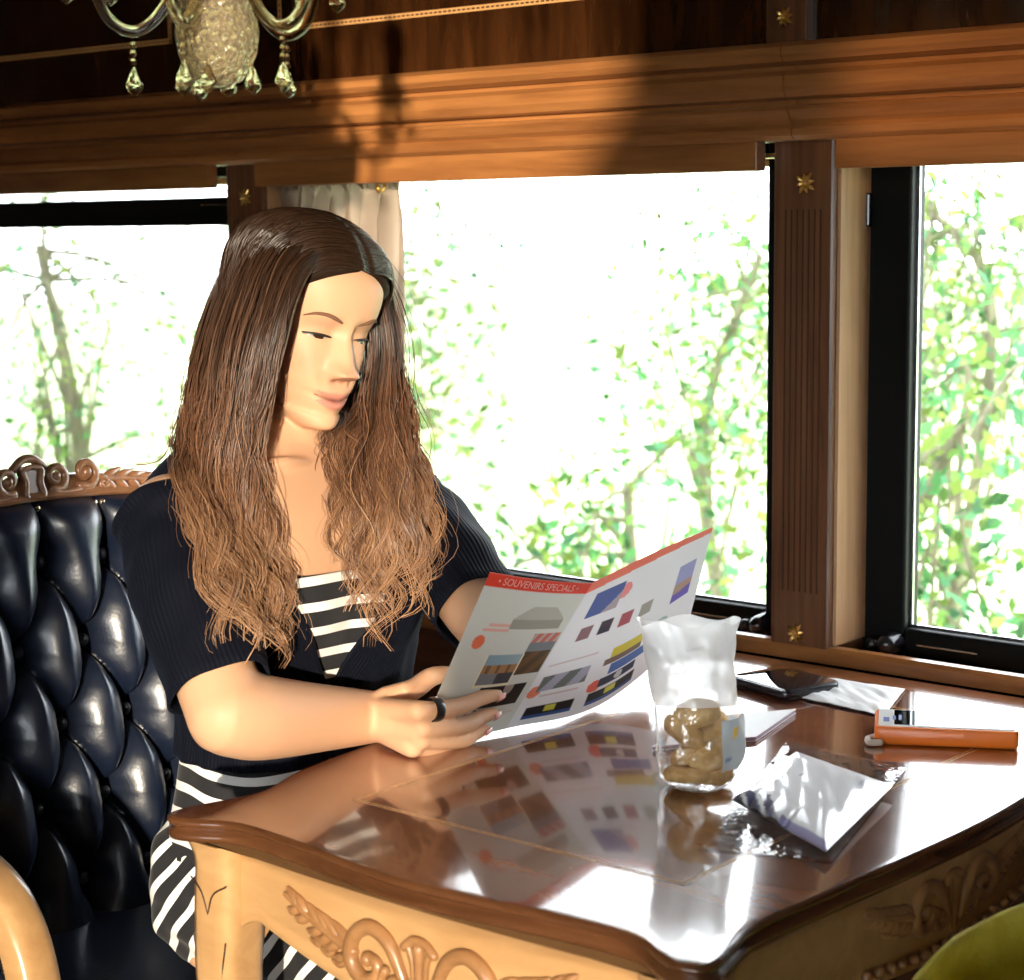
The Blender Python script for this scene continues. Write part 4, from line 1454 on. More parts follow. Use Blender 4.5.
def limb(pts, rads, n=22, div=8):
    q = cr_spline(pts, div)
    rs_ = cr_spline([(a,) for a in rads], 12)[:, 0]; r = np.interp(np.linspace(0, 1, len(q)), np.linspace(0, 1, len(rs_)), rs_)
    body.tube(q, list(r), n, cap='round')
    return q


# right arm (nearer the viewer)
SR = np.array([-0.172, -0.738, 0.992]); ER = atX(228, 714, -0.020); WR = np.array(atD(372, 717, 1.995))
limb([SR, SR * .5 + ER * .5 + np.array([0, -.006, 0.004]), ER], [.052, .046, .042, .040])
limb([ER, ER * .66 + WR * .34 + np.array([0, 0, -.003]), WR], [.041, .043, .040, .034, .0275])
# left arm
SL = np.array([-0.170, -0.416, 0.982]); EL = atX(480, 612, 0.028); WL = np.array([0.042, -0.392, 0.806])
limb([SL, SL * .5 + EL * .5 + np.array([0, .006, 0]), EL], [.052, .045, .041, .038])
limb([EL, EL * .6 + WL * .4, WL], [.038, .040, .036, .031, .025])


def hand(W, mcp, fingers, thumb, palm_n, fr=1.0):
    """palm of fused metacarpals, four jointed fingers, thumb from the side of the palm"""
    W = np.array(W)
    for i, m in enumerate(mcp):
        m = np.array(m)
        a = W + (np.mean(mcp, axis=0) - W) * 0.02 + (m - np.mean(mcp, axis=0)) * 0.45
        body.tube(cr_spline([a, a * .5 + m * .5 + palm_n * 0.001, m], 4), list(np.linspace(.0135, .0115, 9) * fr), 14, cap='round')
    for i in range(len(mcp) - 1):
        a, b = np.array(mcp[i]), np.array(mcp[i + 1])
        body.tube([W * .4 + (a + b) / 2 * .6, (a + b) / 2 * .96 + W * .04], [.012 * fr, .0100 * fr], 12, cap='round')
    mm_ = np.mean(mcp, axis=0); dd_ = (mm_ - W) / np.linalg.norm(mm_ - W)
    q = cr_spline([W - dd_ * .012, W + dd_ * .006, W * .55 + mm_ * .45, mm_ - dd_ * .004], 5)
    body.tube(q, list(np.interp(np.linspace(0, 1, len(q)), [0, .3, .7, 1], [.0262, .0252, .0195, .0120])), 18, cap='round')
    for m, f_ in zip(mcp, fingers):
        P = [np.array(m)] + [np.array(p) for p in f_[:-1]]
        r0 = f_[-1]
        q = cr_spline(P, 7)
        rr_ = np.interp(np.linspace(0, 1, len(q)), [0, .30, .36, .66, .72, 1], [r0 * 1.12, r0 * .98, r0 * 1.03, r0 * .88, r0 * .90, r0 * .70])
        body.tube(q, list(rr_), 14, cap='round')
    q = cr_spline([np.array(p) for p in thumb], 7)
    body.tube(q, list(np.interp(np.linspace(0, 1, len(q)), [0, .35, .65, 1], [.015, .0118, .0105, .0080])), 14, cap='round')


# the brochure's near page: its plane gives the fingers something to close on
B_BL, B_TL = atZ(415, 746, TZ + 0.004), atX(490, 572, 0.150)
B_BR, B_TR = atZ(505, 729, TZ + 0.004), atX(592, 583, 0.150)
_pn = np.cross(B_TL - B_BL, B_BR - B_BL); _pn /= np.linalg.norm(_pn)
if _pn @ (CAM - B_BL) < 0: _pn = -_pn


def page_depth(x, y):
    r_ = _ray(x, y)
    return ((B_BL - CAM) @ _pn) / (r_ @ _pn)


def onpage(x, y, off):
    return atD(x, y, page_depth(x, y)) + _pn * off


PNv = CAM - WR; PNv = PNv / np.linalg.norm(PNv)
mR = [onpage(410, 699, 0.0185), onpage(413, 713, 0.0215), onpage(411, 725, 0.0215), onpage(404, 735, 0.0185)]
fR = [[onpage(452, 697, 0.0150), onpage(475, 692.5, 0.0095), onpage(494, 689, 0.0085), 0.0092],
      [onpage(456, 713.5, 0.0175), onpage(474, 711.5, 0.0105), onpage(490, 708, 0.0080), 0.0095],
      [onpage(452, 729, 0.0170), onpage(468, 727.5, 0.0110), onpage(481, 724, 0.0080), 0.0090],
      [onpage(438, 742, 0.0160), onpage(452, 741.5, 0.0100), onpage(464, 739, 0.0075), 0.0078]]
tR = [WR * .75 + mR[0] * .25 + np.array([-.004, .008, .014]), atD(412, 690, 1.985), onpage(440, 687, -0.0165), onpage(460, 682, -0.0135)]
hand(WR, mR, fR, tR, PNv)
# left hand behind the far pages
mL = [np.array([0.052, -0.335, 0.826]), np.array([0.058, -0.329, 0.812]), np.array([0.058, -0.326, 0.797]), np.array([0.054, -0.329, 0.784])]
fL = [[m + np.array([0.006, 0.036, 0.006]), m + np.array([0.014, 0.056, 0.005]), m + np.array([0.022, 0.068, 0.004]), .0088] for m in mL]
hand(WL, mL, fL, [WL + np.array([.006, .012, .012]), np.array([0.050, -0.350, 0.846]), np.array([0.060, -0.325, 0.856]), np.array([0.068, -0.305, 0.858])], np.array([1., 0, 0]))

# legs under the table
for sd in (1, -1):
    hip = np.array([-0.15, TY + sd * 0.072, 0.572]); kn = np.array([0.185, TY + sd * 0.075, 0.530]); an = np.array([0.10, TY + sd * 0.07, 0.09])
    limb([hip, hip * .5 + kn * .5, kn], [.074, .074, .066, .056])
    limb([kn, kn * .55 + an * .45 + np.array([-.02, 0, 0]), an], [.054, .054, .045, .036])
    limb([an + np.array([-.03, 0, -.035]), an + np.array([.04, 0, -.045]), an + np.array([.13, 0, -.062])], [.034, .034, .024])

bo = body.build('body', M['skin'], woman, angle=180)
rm = bo.modifiers.new('fuse', 'REMESH'); rm.mode = 'VOXEL'; rm.voxel_size = 0.0021; rm.use_smooth_shade = True
smo = bo.modifiers.new('relax', 'SMOOTH'); smo.factor = 0.5; smo.iterations = 2
bpy.context.view_layer.update()
_me = bpy.data.meshes.new_from_object(bo.evaluated_get(bpy.context.evaluated_depsgraph_get()))
bo.modifiers.clear()
bo.data = _me
_me.name = 'body'
V = np.empty(len(_me.vertices) * 3); _me.vertices.foreach_get('co', V); V = V.reshape(-1, 3)
L = (V - HC) @ HR / HS
_wt = np.clip((0.035 - L[:, 0]) / 0.03, 0, 1)
_wt = np.maximum(_wt, np.clip((-0.108 - L[:, 2]) / 0.008, 0, 1))
_hp = np.mean([f_[0] for f_ in fR], axis=0); _hq = np.mean([f_[0] for f_ in fL], axis=0)
_dh = np.minimum(np.linalg.norm(V - _hp, axis=1), np.linalg.norm(V - _hq, axis=1))
_wt *= np.clip((_dh - 0.040) / 0.03, 0.30, 1)
_vg = bo.vertex_groups.new(name='relax')
for q_ in range(0, 21):
    ix = np.nonzero(np.round(_wt * 20) == q_)[0]
    if len(ix) and q_: _vg.add([int(k) for k in ix], q_ / 20, 'REPLACE')
smo = bo.modifiers.new('relax', 'SMOOTH'); smo.factor = 0.5; smo.iterations = 28; smo.vertex_group = 'relax'
bpy.context.view_layer.update()
_me2 = bpy.data.meshes.new_from_object(bo.evaluated_get(bpy.context.evaluated_depsgraph_get()))
bo.modifiers.clear(); bo.data = _me2; _me = _me2; _me.name = 'body'
V = np.empty(len(_me.vertices) * 3); _me.vertices.foreach_get('co', V); V = V.reshape(-1, 3)
L = (V - HC) @ HR / HS
base = np.array([0.60, 0.345, 0.205])
colr = np.tile(base, (len(V), 1))


def G(a, s): return np.exp(-(a / s) ** 2 / 2)


ly, lz, lx = np.abs(L[:, 1]), L[:, 2], L[:, 0]
fr_ = (lx > 0.045).astype(float) * (np.abs(lz) < .13)
zz = lz - 0.0050 * np.minimum(1, ly / 0.025) ** 2
up_l = np.clip(1 - np.abs(zz + 0.0668) / np.maximum(1e-4, 0.0052 * np.clip(1 - (ly / 0.0245) ** 2, 0, 1) + 1e-4), 0, 1)
lo_l = np.clip(1 - np.abs(zz + 0.0765) / np.maximum(1e-4, 0.0068 * np.clip(1 - (ly / 0.0225) ** 2, 0, 1) + 1e-4), 0, 1)
lip = np.clip(np.maximum(up_l * (ly < .0235), lo_l * (ly < .0215)) * 2.2, 0, 1) * fr_
crease = G(zz + 0.0712, 0.0014) * np.clip(1 - (ly / .025) ** 2, 0, 1) ** .5 * fr_
blush = (0.45 * G(ly - .040, .014) * G(lz + .032, .014) + 0.5 * G(ly, .012) * G(lz + .040, .012)) * fr_
lidc = G(ly - .031, .013) * G(lz - .006, .006) * fr_
nost = G(ly - .0065, .0028) * G(lz + .0487, .0022) * fr_
for w_, c_ in ((lip * .85, (0.48, 0.175, 0.135)), (crease * .95, (0.14, 0.035, 0.03)), (blush * .75, (0.60, 0.215, 0.135)), (lidc * .35, (0.45, 0.22, 0.14)), (nost * .8, (0.20, 0.07, 0.045))):
    colr = colr * (1 - w_[:, None]) + np.array(c_) * w_[:, None]
if 'Col' in _me.color_attributes: _me.color_attributes.remove(_me.color_attributes['Col'])
_at = _me.color_attributes.new('Col', 'FLOAT_COLOR', 'POINT')
_at.data.foreach_set('color', np.concatenate([colr, np.ones((len(V), 1))], 1).ravel())
if not _me.materials: _me.materials.append(M['skin'])
_me.polygons.foreach_set('use_smooth', [True] * len(_me.polygons))

# eyes cast down, lashes, brows
for sd in (1, -1):
    def lid_up(s):      # upper lid edge, s -1 (inner) .. 1 (outer)
        return (sd * (0.0305 + 0.0140 * s), -0.0030 - 0.0004 * s * s + 0.0010 * (1 - s * s))

    def lid_lo(s):
        return (sd * (0.0305 + 0.0140 * s), -0.0034 - 0.0036 * (1 - s * s) - .0004 * s)
    em = MB()
    N = 24
    v = []; cols = []
    for i in range(N + 1):
        s = -1 + 2 * i / N
        a, b = lid_up(s), lid_lo(s)
        for j in range(7):
            t = j / 6
            y, z = a[0] * (1 - t) + b[0] * t, a[1] * (1 - t) + b[1] * t
            v.append(H(surf(y, z, 0.0010 + 0.0008 * (1 - s * s))))
            iris = (y - sd * 0.0312) ** 2 + (z + 0.0040) ** 2 < 0.0054 ** 2
            cols.append((0.035, 0.018, 0.010) if iris else (0.42, 0.32, 0.27))
    em.add(v, [(i * 7 + j, (i + 1) * 7 + j, (i + 1) * 7 + j + 1, i * 7 + j + 1) for i in range(N) for j in range(6)], 0, cols)
    em.build('eye', mat('eye', rough=0.12, attr='Col', coat=0.6), bo, angle=180)
    lm_ = MB()
    ss = np.linspace(-1, 1.12, 26)
    lm_.tube([H(surf(lid_up(s)[0], lid_up(s)[1], 0.0018)) for s in ss], list(0.00055 + 0.0007 * np.sin(np.linspace(0.15, 2.7, 26))), 6, cap='round')
    for s in np.linspace(-0.7, 1.05, 22):
        p = np.array(surf(*lid_up(s), 0.0020))
        d = np.array([0.0040, sd * 0.0022 * s, -0.0022])
        lm_.tube([H(p), H(p + d * .6), H(p + d + np.array([0, 0, .0012]))], [.00035, .00028, .00012], 4)
    lm_.build('eyelashes', M['lash'], bo)
    bm2 = MB()
    bs = [(0.0125, 0.0150), (0.022, 0.0185), (0.033, 0.0212), (0.043, 0.0200), (0.0505, 0.0150)]
    q = cr_spline(bs, 6)
    bm2.tube([H(surf(sd * a, b, 0.0004)) for a, b in q], list(np.interp(np.linspace(0, 1, len(q)), [0, .3, .7, 1], [.0014, .0024, .0018, .0007])), 8, cap='round', squash=1.0)
    bm2.build('eyebrow', M['brow'], bo)

ml = MB()
ys_ = np.linspace(-0.0235, 0.0235, 25)
ml.tube([H(surf(y, -0.0712 + 0.0050 * min(1, abs(y) / 0.025) ** 2 - 0.0006 * math.cos(y * 260), 0.0004)) for y in ys_], list(0.0004 + 0.0006 * np.cos(ys_ / 0.0235 * 1.3)), 6, cap='round')
ml.build('lip_line', mat('lip_line', (0.10, 0.022, 0.02), 0.6), bo)

# ring and finger nails of the near hand
rg_ = MB()
_a, _b = fR[0][0], mR[0]
c0 = _b * 0.62 + _a * 0.38; ax = (_a - _b) / np.linalg.norm(_a - _b)
e1 = np.cross(ax, [0, 0, 1.]); e1 /= np.linalg.norm(e1); e2 = np.cross(ax, e1)
rings_ = []
for s, r_ in ((-0.0052, .0108), (-0.0052, .0122), (-0.003, .0127), (0.003, .0127), (0.0052, .0122), (0.0052, .0108)):
    rings_.append([c0 + ax * s + r_ * (math.cos(t) * e1 + math.sin(t) * e2) for t in np.linspace(0, 2 * math.pi, 28, endpoint=False)])
rg_.rings(rings_, loop=True)
rg_.build('ring', mat('ring_black', (0.006, 0.006, 0.007), 0.3, coat=0.4), bo)
for f_ in fR:
    tip, dip = f_[2], f_[1]
    ax = (tip - dip) / np.linalg.norm(tip - dip)
    nrm = _pn - ax * (_pn @ ax); nrm /= np.linalg.norm(nrm); sid = np.cross(ax, nrm)
    r_ = f_[3] * 0.74
    nm_ = MB()
    nm_.grid(lambda u, v: tip + ax * (-0.0045 + 0.0105 * v) + nrm * (r_ * math.cos((u - .5) * 1.7) + .0009 - 0.0022 * v * v) + sid * r_ * math.sin((u - .5) * 1.7) * (1 - .25 * v * v), 8, 8)
    nm_.build('fingernail', M['nail_polish'], bo, angle=180, solid=0.0005)

# ---------------------------------------------------------------- clothes
stripe = bpy.data.materials.new('striped_jersey')
stripe.use_nodes = True
_nt = stripe.node_tree; _p = _nt.nodes['Principled BSDF']; _p.inputs['Roughness'].default_value = 0.85; _p.inputs['Sheen Weight'].default_value = 0.1
_at2 = nd(_nt, 'ShaderNodeAttribute', attribute_name='Col'); _sx = nd(_nt, 'ShaderNodeSeparateColor')
_nt.links.new(_at2.outputs['Color'], _sx.inputs[0])
_fx = nd(_nt, 'ShaderNodeMath', operation='FRACT'); _nt.links.new(_sx.outputs[0], _fx.inputs[0])
_gt = nd(_nt, 'ShaderNodeMath', operation='GREATER_THAN'); _gt.inputs[1].default_value = 0.64; _nt.links.new(_fx.outputs[0], _gt.inputs[0])
_mx = nd(_nt, 'ShaderNodeMix', data_type='RGBA'); _nt.links.new(_gt.outputs[0], _mx.inputs[0])
_mx.inputs[6].default_value = (0.006, 0.006, 0.008, 1); _mx.inputs[7].default_value = (0.80, 0.78, 0.74, 1)
_nt.links.new(_mx.outputs[2], _p.inputs['Base Color'])

dr = MB()


def bod(u, v):
    a = -math.pi + 2 * math.pi * u
    yy = torso_pt(0.93, a, 0.005)[1] - TY + 0.045
    zt = 0.936 + 1.15 * max(0, abs(yy) - 0.045) ** 1.2 if math.cos(a) > 0 else 0.985
    zt = min(zt, 1.0)
    z = 0.60 + (zt - 0.60) * v
    p = torso_pt(z, a, 0.0055 + 0.0015 * math.sin(9 * a + 30 * z) * (z < .82))
    return p


def bod_c(u, v):
    p = bod(u, v)
    return ((p[2] + 0.10 * (p[1] - TY) * 0.0 + 0.006 * math.sin(12 * (p[1])) + 0.004 * math.sin(40 * p[0])) / 0.0258 + 0.02, 0, 0)


dr.grid(bod, 160, 110, colfn=bod_c)
dress = dr.build('dress', stripe, woman, angle=180, solid=0.002)
sk = MB()


def skirt(u, v):
    x = -0.285 + 0.435 * u
    a = 2 * math.pi * v
    t = min(1, u / 0.16); t = math.sqrt(max(0.02, 1 - (1 - t) ** 2))
    w = (0.164 - 0.006 * u) * t; h = 0.106 * t - 0.042 * u
    c, s = math.cos(a), math.sin(a)
    k = (abs(c) ** 2.6 + abs(s) ** 2.6) ** (-1 / 2.6)
    f_ = 0.0035 * math.sin(14 * a + 18 * u) + 0.003 * math.sin(7 * a - 40 * u)
    dip = -0.020 * g(c * k, 0.18) * (1 if s > 0 else 0) * min(1, u * 3)
    return np.array([x, TY + w * c * k * (1 + f_ * 3), 0.592 - 0.050 * u + (h + f_) * s * k + dip])


def skirt_c(u, v):
    p = skirt(u, v)
    return ((p[0] * 0.76 - p[2] * 0.65 + 0.10 * (p[1] - TY)) / 0.0245 + 40, 0, 0)


sk.grid(skirt, 110, 160, colfn=skirt_c)
sk.build('skirt', stripe, dress, angle=180, solid=0.002)

kn_ = bpy.data.materials.new('rib_knit')
kn_.use_nodes = True
_nt = kn_.node_tree; _p = _nt.nodes['Principled BSDF']
_p.inputs['Base Color'].default_value = (0.0022, 0.0030, 0.0075, 1); _p.inputs['Roughness'].default_value = 0.8; _p.inputs['Specular IOR Level'].default_value = 0.12; _p.inputs['Sheen Weight'].default_value = 0.015
_p.inputs['Sheen Tint'].default_value = (0.35, 0.5, 0.9, 1)
_at3 = nd(_nt, 'ShaderNodeAttribute', attribute_name='Col'); _sx = nd(_nt, 'ShaderNodeSeparateColor'); _nt.links.new(_at3.outputs['Color'], _sx.inputs[0])
_m1 = nd(_nt, 'ShaderNodeMath', operation='MULTIPLY'); _m1.inputs[1].default_value = 6.28318; _nt.links.new(_sx.outputs[0], _m1.inputs[0])
_m2 = nd(_nt, 'ShaderNodeMath', operation='SINE'); _nt.links.new(_m1.outputs[0], _m2.inputs[0])
_bp = nd(_nt, 'ShaderNodeBump'); _bp.inputs['Strength'].default_value = 0.35; _bp.inputs['Distance'].default_value = 0.0012
_nt.links.new(_m2.outputs[0], _bp.inputs['Height']); _nt.links.new(_bp.outputs['Normal'], _p.inputs['Normal'])

ca = MB()


def gap(z):      # half width of the front opening
    return float(np.interp(z, [0.60, 0.815, 0.85, 0.89, 0.93, 1.00, 1.06], [0.001, 0.002, 0.022, 0.046, 0.064, 0.088, 0.100]))


def card(u, v):
    z = 0.730 + (1.052 - 0.730) * v
    w = _sm(_tz, _tw, z) + 0.012
    ag = math.asin(min(0.95, gap(z) / w))
    a = ag + (2 * math.pi - 2 * ag) * u - float(np.interp(z, [.7, .93, 1.04], [.36, .34, .10]))
    f_ = 0.0022 * math.sin(16 * a + 25 * z) * (1 if z < .84 else .3)
    e = min(u, 1 - u)
    return torso_pt(z, a, 0.0125 + f_ + 0.002 * math.exp(-e / 0.01))


ca.grid(card, 170, 90, colfn=lambda u, v: (u * 170, 0, 0))


def sleeve(S, E, k, r0, r1, bulge=0.0):
    e = S + (E - S) * k
    mid = S * .5 + e * .5 + np.array([0, math.copysign(0.008, S[1] - TY), 0.004])
    ax = (e - S) / np.linalg.norm(e - S)
    q = cr_spline([S - ax * 0.03, S + ax * .02, mid, e], 10)
    T = np.gradient(q, axis=0); T /= np.linalg.norm(T, axis=1)[:, None]
    up = np.array([1., 0, 0])
    rings__ = []; cols = []
    n = 64
    for i, (p, t) in enumerate(zip(q, T)):
        s = i / (len(q) - 1)
        r_ = r0 + (r1 - r0) * s
        if s < 0.15: r_ *= math.sqrt(max(0.05, 1 - (1 - s / 0.15) ** 2))
        if s > 0.97: r_ *= 1.02
        a_ = up - t * (t @ up); a_ /= np.linalg.norm(a_); b_ = np.cross(t, a_)
        rings__.append([p + (r_ + 0.0016 * math.sin(5 * th + 14 * s) + 0.0012 * math.sin(3 * th - 30 * s)) * (math.cos(th) * a_ + math.sin(th) * b_) for th in [2 * math.pi * j / n for j in range(n)]])
        cols += [(j * 1.0, 0, 0) for j in range(n)]
    ca.rings(rings__, cap0=True, cap1=False, col=cols)


sleeve(SR, ER, 0.88, 0.060, 0.0495)
sleeve(SL, EL, 1.0, 0.057, 0.0475)
ca.build('cardigan', kn_, woman, angle=180, solid=0.003)

# ---------------------------------------------------------------- hair
def in_body(p, grow=0.010):
    z = p[2]
    if 0.55 < z < 1.08:
        y = p[1] - TY; x = p[0] - _sm(_tz, _tx, z)
        d, w = _sm(_tz, _td, z) + 0.014 + grow, _sm(_tz, _tw, z) + 0.014 + grow
        bx = (0.028 * g(abs(y) - 0.068, 0.035) * g(z - 0.895, 0.038)) if x > 0 else 0
        if abs((x) / (d + bx)) ** 2.4 + abs(y / w) ** 2.4 < 1: return True
    for S, E, r_ in ((SR, ER, 0.058), (SL, EL, 0.055)):
        ab = E - S; t = np.clip((p - S) @ ab / (ab @ ab), 0, 1)
        if np.linalg.norm(p - S - ab * t) < r_ + grow: return True
    return False


def in_head(p, grow=0.006):
    l = Hinv(p)
    return (l[0] / (0.100 + grow)) ** 2 + (l[1] / (0.075 + grow)) ** 2 + (l[2] / (0.110 + grow)) ** 2 < 1


def pull(p, head=True, grow=0.010):
    """bring a hair point toward the viewer until it lies outside head and clothes"""
    d = CAM - p; d = d / np.linalg.norm(d)
    for _ in range(60):
        if in_body(p, grow) or (head and in_head(p)): p = p + d * 0.004
        else: break
    return p


GL = [  # her right side, outer to inner: (px, py, depth)
    [(268, 224, 2.09), (236, 252, 2.10), (212, 310, 2.10), (196, 370, 2.09), (184, 430, 2.06), (182, 480, 2.02), (200, 540, 1.98), (216, 600, 1.95), (238, 650, 1.93)],
    [(280, 222, 2.05), (248, 256, 2.02), (228, 320, 2.00), (212, 390, 1.98), (206, 460, 1.96), (216, 530, 1.93), (236, 600, 1.91), (262, 672, 1.91)],
    [(294, 226, 2.02), (264, 262, 1.97), (246, 330, 1.95), (236, 400, 1.94), (232, 470, 1.93), (246, 545, 1.92), (264, 615, 1.91), (284, 682, 1.92)],
    [(312, 234, 2.00), (284, 264, 1.95), (266, 330, 1.93), (250, 400, 1.93), (246, 475, 1.93), (266, 545, 1.93), (284, 605, 1.92), (272, 662, 1.93)],
    [(338, 246, 1.99), (306, 268, 1.95), (282, 318, 1.935), (266, 385, 1.94), (254, 440, 1.95), (255, 500, 1.95), (265, 555, 1.94), (276, 606, 1.94)],
]
GR = [  # her left side, outer to inner
    [(346, 244, 2.04), (374, 270, 2.09), (388, 320, 2.13), (396, 380, 2.13), (410, 440, 2.10), (424, 505, 2.06), (424, 560, 2.03), (408, 612, 2.02)],
    [(350, 248, 2.03), (374, 276, 2.07), (386, 335, 2.09), (390, 395, 2.08), (398, 455, 2.04), (406, 520, 2.00), (398, 580, 1.99), (380, 640, 1.99)],
    [(353, 252, 2.03), (374, 290, 2.07), (382, 350, 2.08), (376, 410, 2.07), (370, 460, 2.03), (372, 525, 1.99), (372, 590, 1.98), (374, 655, 1.98)],
    [(354, 254, 2.04), (375, 305, 2.09), (377, 365, 2.10), (358, 415, 2.10), (340, 445, 2.07), (334, 492, 2.02), (341, 545, 1.99), (354, 600, 1.98)],
]
GB = [  # behind the neck
    [(330, 240, 2.12), (340, 320, 2.17), (338, 390, 2.16), (332, 435, 2.13), (332, 462, 2.11)],
    [(336, 240, 2.12), (352, 320, 2.16), (352, 390, 2.15), (350, 440, 2.11), (350, 480, 2.08)],
]


def guides(Gs, head):
    out = []
    for q in Gs:
        P = np.array([atD(*p) for p in q])
        P = cr_spline(P, 4)
        P = np.array([pull(p, head and i < len(P) * .6) for i, p in enumerate(P)])
        t = np.linspace(0, 1, len(P)); tt_ = np.linspace(0, 1, 30)
        out.append(np.stack([np.interp(tt_, t, P[:, k]) for k in range(3)], 1))
    return np.array(out)


rh = random.Random(21)
hairm = MB()
DARK, MID, LITE = np.array([0.016, 0.0080, 0.0040]), np.array([0.135, 0.064, 0.035]), np.array([0.50, 0.275, 0.14])


def hair_col(t, tone):
    t = min(1, max(0, t + tone))
    if t < 0.30: return DARK + (MID * .35 - DARK) * (t / 0.30)
    if t < 0.62: return MID * .35 + (MID * 1.35 - MID * .35) * ((t - .30) / .32)
    return MID * 1.35 + (LITE - MID * 1.35) * ((t - 0.62) / 0.38)


def grow_locks(Gd, count, strands, spread, wave, core, depth=0.020, tone0=0.0):
    k = len(Gd)
    for li in range(count):
        u = rh.random() * (k - 1)
        i0 = min(k - 2, int(u)); f_ = u - i0
        C = Gd[i0] * (1 - f_) + Gd[i0 + 1] * f_
        back = rh.random() ** 1.3 * depth
        ends = rh.uniform(0.74, 1.0)
        n = 46
        ts = np.linspace(0, ends, n)
        C = np.stack([np.interp(ts, np.linspace(0, 1, 30), C[:, q]) for q in range(3)], 1)
        view = CAM - C; view /= np.linalg.norm(view, axis=1)[:, None]
        T = np.gradient(C, axis=0); T /= np.linalg.norm(T, axis=1)[:, None]
        side = np.cross(T, view); side /= np.linalg.norm(side, axis=1)[:, None]
        ph1, ph2 = rh.uniform(0, 6.28), rh.uniform(0, 6.28)
        fq = rh.uniform(3.0, 5.2)
        amp = wave * np.clip((ts - 0.25) / 0.55, 0, 1) ** 1.3 * rh.uniform(0.6, 1.3)
        tip = 1 + 0.6 * np.clip((ts - .75) / .25, 0, 1)
        C = C + side * (amp * np.sin(2 * math.pi * fq * ts + ph1) * tip)[:, None] + view * (amp * .7 * np.cos(2 * math.pi * fq * ts + ph2) - back * np.clip(ts / .25, 0, 1))[:, None]
        C = C + side * (rh.gauss(0, spread * 1.2) * np.clip(ts / .3, 0, 1))[:, None]
        tone = rh.gauss(0, 0.09) + tone0
        lw = rh.uniform(.7, 1.3)
        if core:
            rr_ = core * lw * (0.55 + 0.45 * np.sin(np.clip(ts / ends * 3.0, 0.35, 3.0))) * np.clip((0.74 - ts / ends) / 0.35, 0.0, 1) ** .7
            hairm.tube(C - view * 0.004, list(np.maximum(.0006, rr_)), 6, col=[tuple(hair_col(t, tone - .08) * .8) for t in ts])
        for si in range(strands):
            oa, ob = rh.gauss(0, 1), rh.gauss(0, 1)
            conv = 0.45 + 0.65 * np.sin(np.clip(ts / ends * 2.6, 0.25, 2.6)) + 0.5 * np.clip((ts / ends - .7) / .3, 0, 1)
            wob = rh.uniform(0, 6.28)
            frz = 0.0020 * np.clip((ts - .3) / .4, 0, 1) * np.sin(2 * math.pi * rh.uniform(3, 5.5) * ts + wob)
            D = C + side * (oa * spread * conv + frz)[:, None] + view * (ob * spread * .8 * conv + 0.002)[:, None]
            tn = tone + rh.gauss(0, 0.07)
            r0 = rh.uniform(0.00028, 0.00062)
            ne = rh.randint(int(n * 0.78), n)
            hairm.tube(D[:ne], list((r0 * (1.0 - 0.65 * np.linspace(0, 1, n)[-ne:] ** 3))), 4, col=[tuple(hair_col(t, tn)) for t in ts[:ne]])


gl, gr_, gb_ = guides(GL, True), guides(GR, False), guides(GB, False)
grow_locks(gb_, 22, 10, 0.0055, 0.006, 0.0075, 0.012, -0.15)
grow_locks(gl, 110, 24, 0.0034, 0.0120, 0.0046, 0.030)
grow_locks(gr_, 84, 24, 0.0032, 0.0125, 0.0046, 0.028)
# loose fly-away strands
grow_locks(gl[:4], 40, 2, 0.010, 0.014, 0, 0.004, 0.08)
grow_locks(gr_, 36, 2, 0.010, 0.014, 0, 0.004, 0.08)
# a curl lifting off the outer edge
q = cr_spline([atD(184, 400, 2.05), atD(172, 430, 2.05), atD(168, 446, 2.04), atD(160, 458, 2.04), atD(148, 463, 2.03), atD(136, 464, 2.03)], 6)
for k in range(5):
    hairm.tube(q + np.array([rh.gauss(0, .0012), rh.gauss(0, .0012), rh.gauss(0, .0015)]), 0.0005, 4, col=(0.16, 0.065, 0.028))
# cap over the skull, parted just off the middle
cap_ = []
NZc, NTc = 70, 110
capv = []; capf = []; capc = []
zc_ = np.linspace(-0.075, 0.1083, NZc)
keep = np.zeros((NZc, NTc), bool)
for i, z in enumerate(zc_):
    for j in range(NTc):
        t = 2 * math.pi * j / NTc
        p = head_pt(z, t)
        hl = 0.072 - 8.0 * p[1] ** 2 + 0.0012 * math.sin(90 * p[1])
        k1 = min(1, max(0, (0.046 - p[0]) / 0.012)) * min(1, max(0, (z + .07) / .02))
        k2 = min(1, max(0, (z - hl) / 0.008 + 0.5))
        kk = max(k1, k2)
        keep[i, j] = True
        infl = -0.005 + kk * (0.0105 + 0.006 * max(0, min(1, (0.07 - p[0]) / 0.05))) - 0.003 * g(p[1] - 0.006, 0.003) * (p[0] > -0.02) * (z > .05)
        capv.append(H(head_pt(z, t, infl)))
        capc.append(tuple(hair_col(max(0.0, (0.06 - z) * 1.6), rh.gauss(0, .02))))
for i in range(NZc - 1):
    for j in range(NTc):
        j2 = (j + 1) % NTc
        if keep[i, j] and keep[i, j2] and keep[i + 1, j] and keep[i + 1, j2]:
            capf.append((i * NTc + j, i * NTc + j2, (i + 1) * NTc + j2, (i + 1) * NTc + j))
capf.append(tuple(range((NZc - 1) * NTc, NZc * NTc)))
hairm.add(capv, capf, 1, capc)
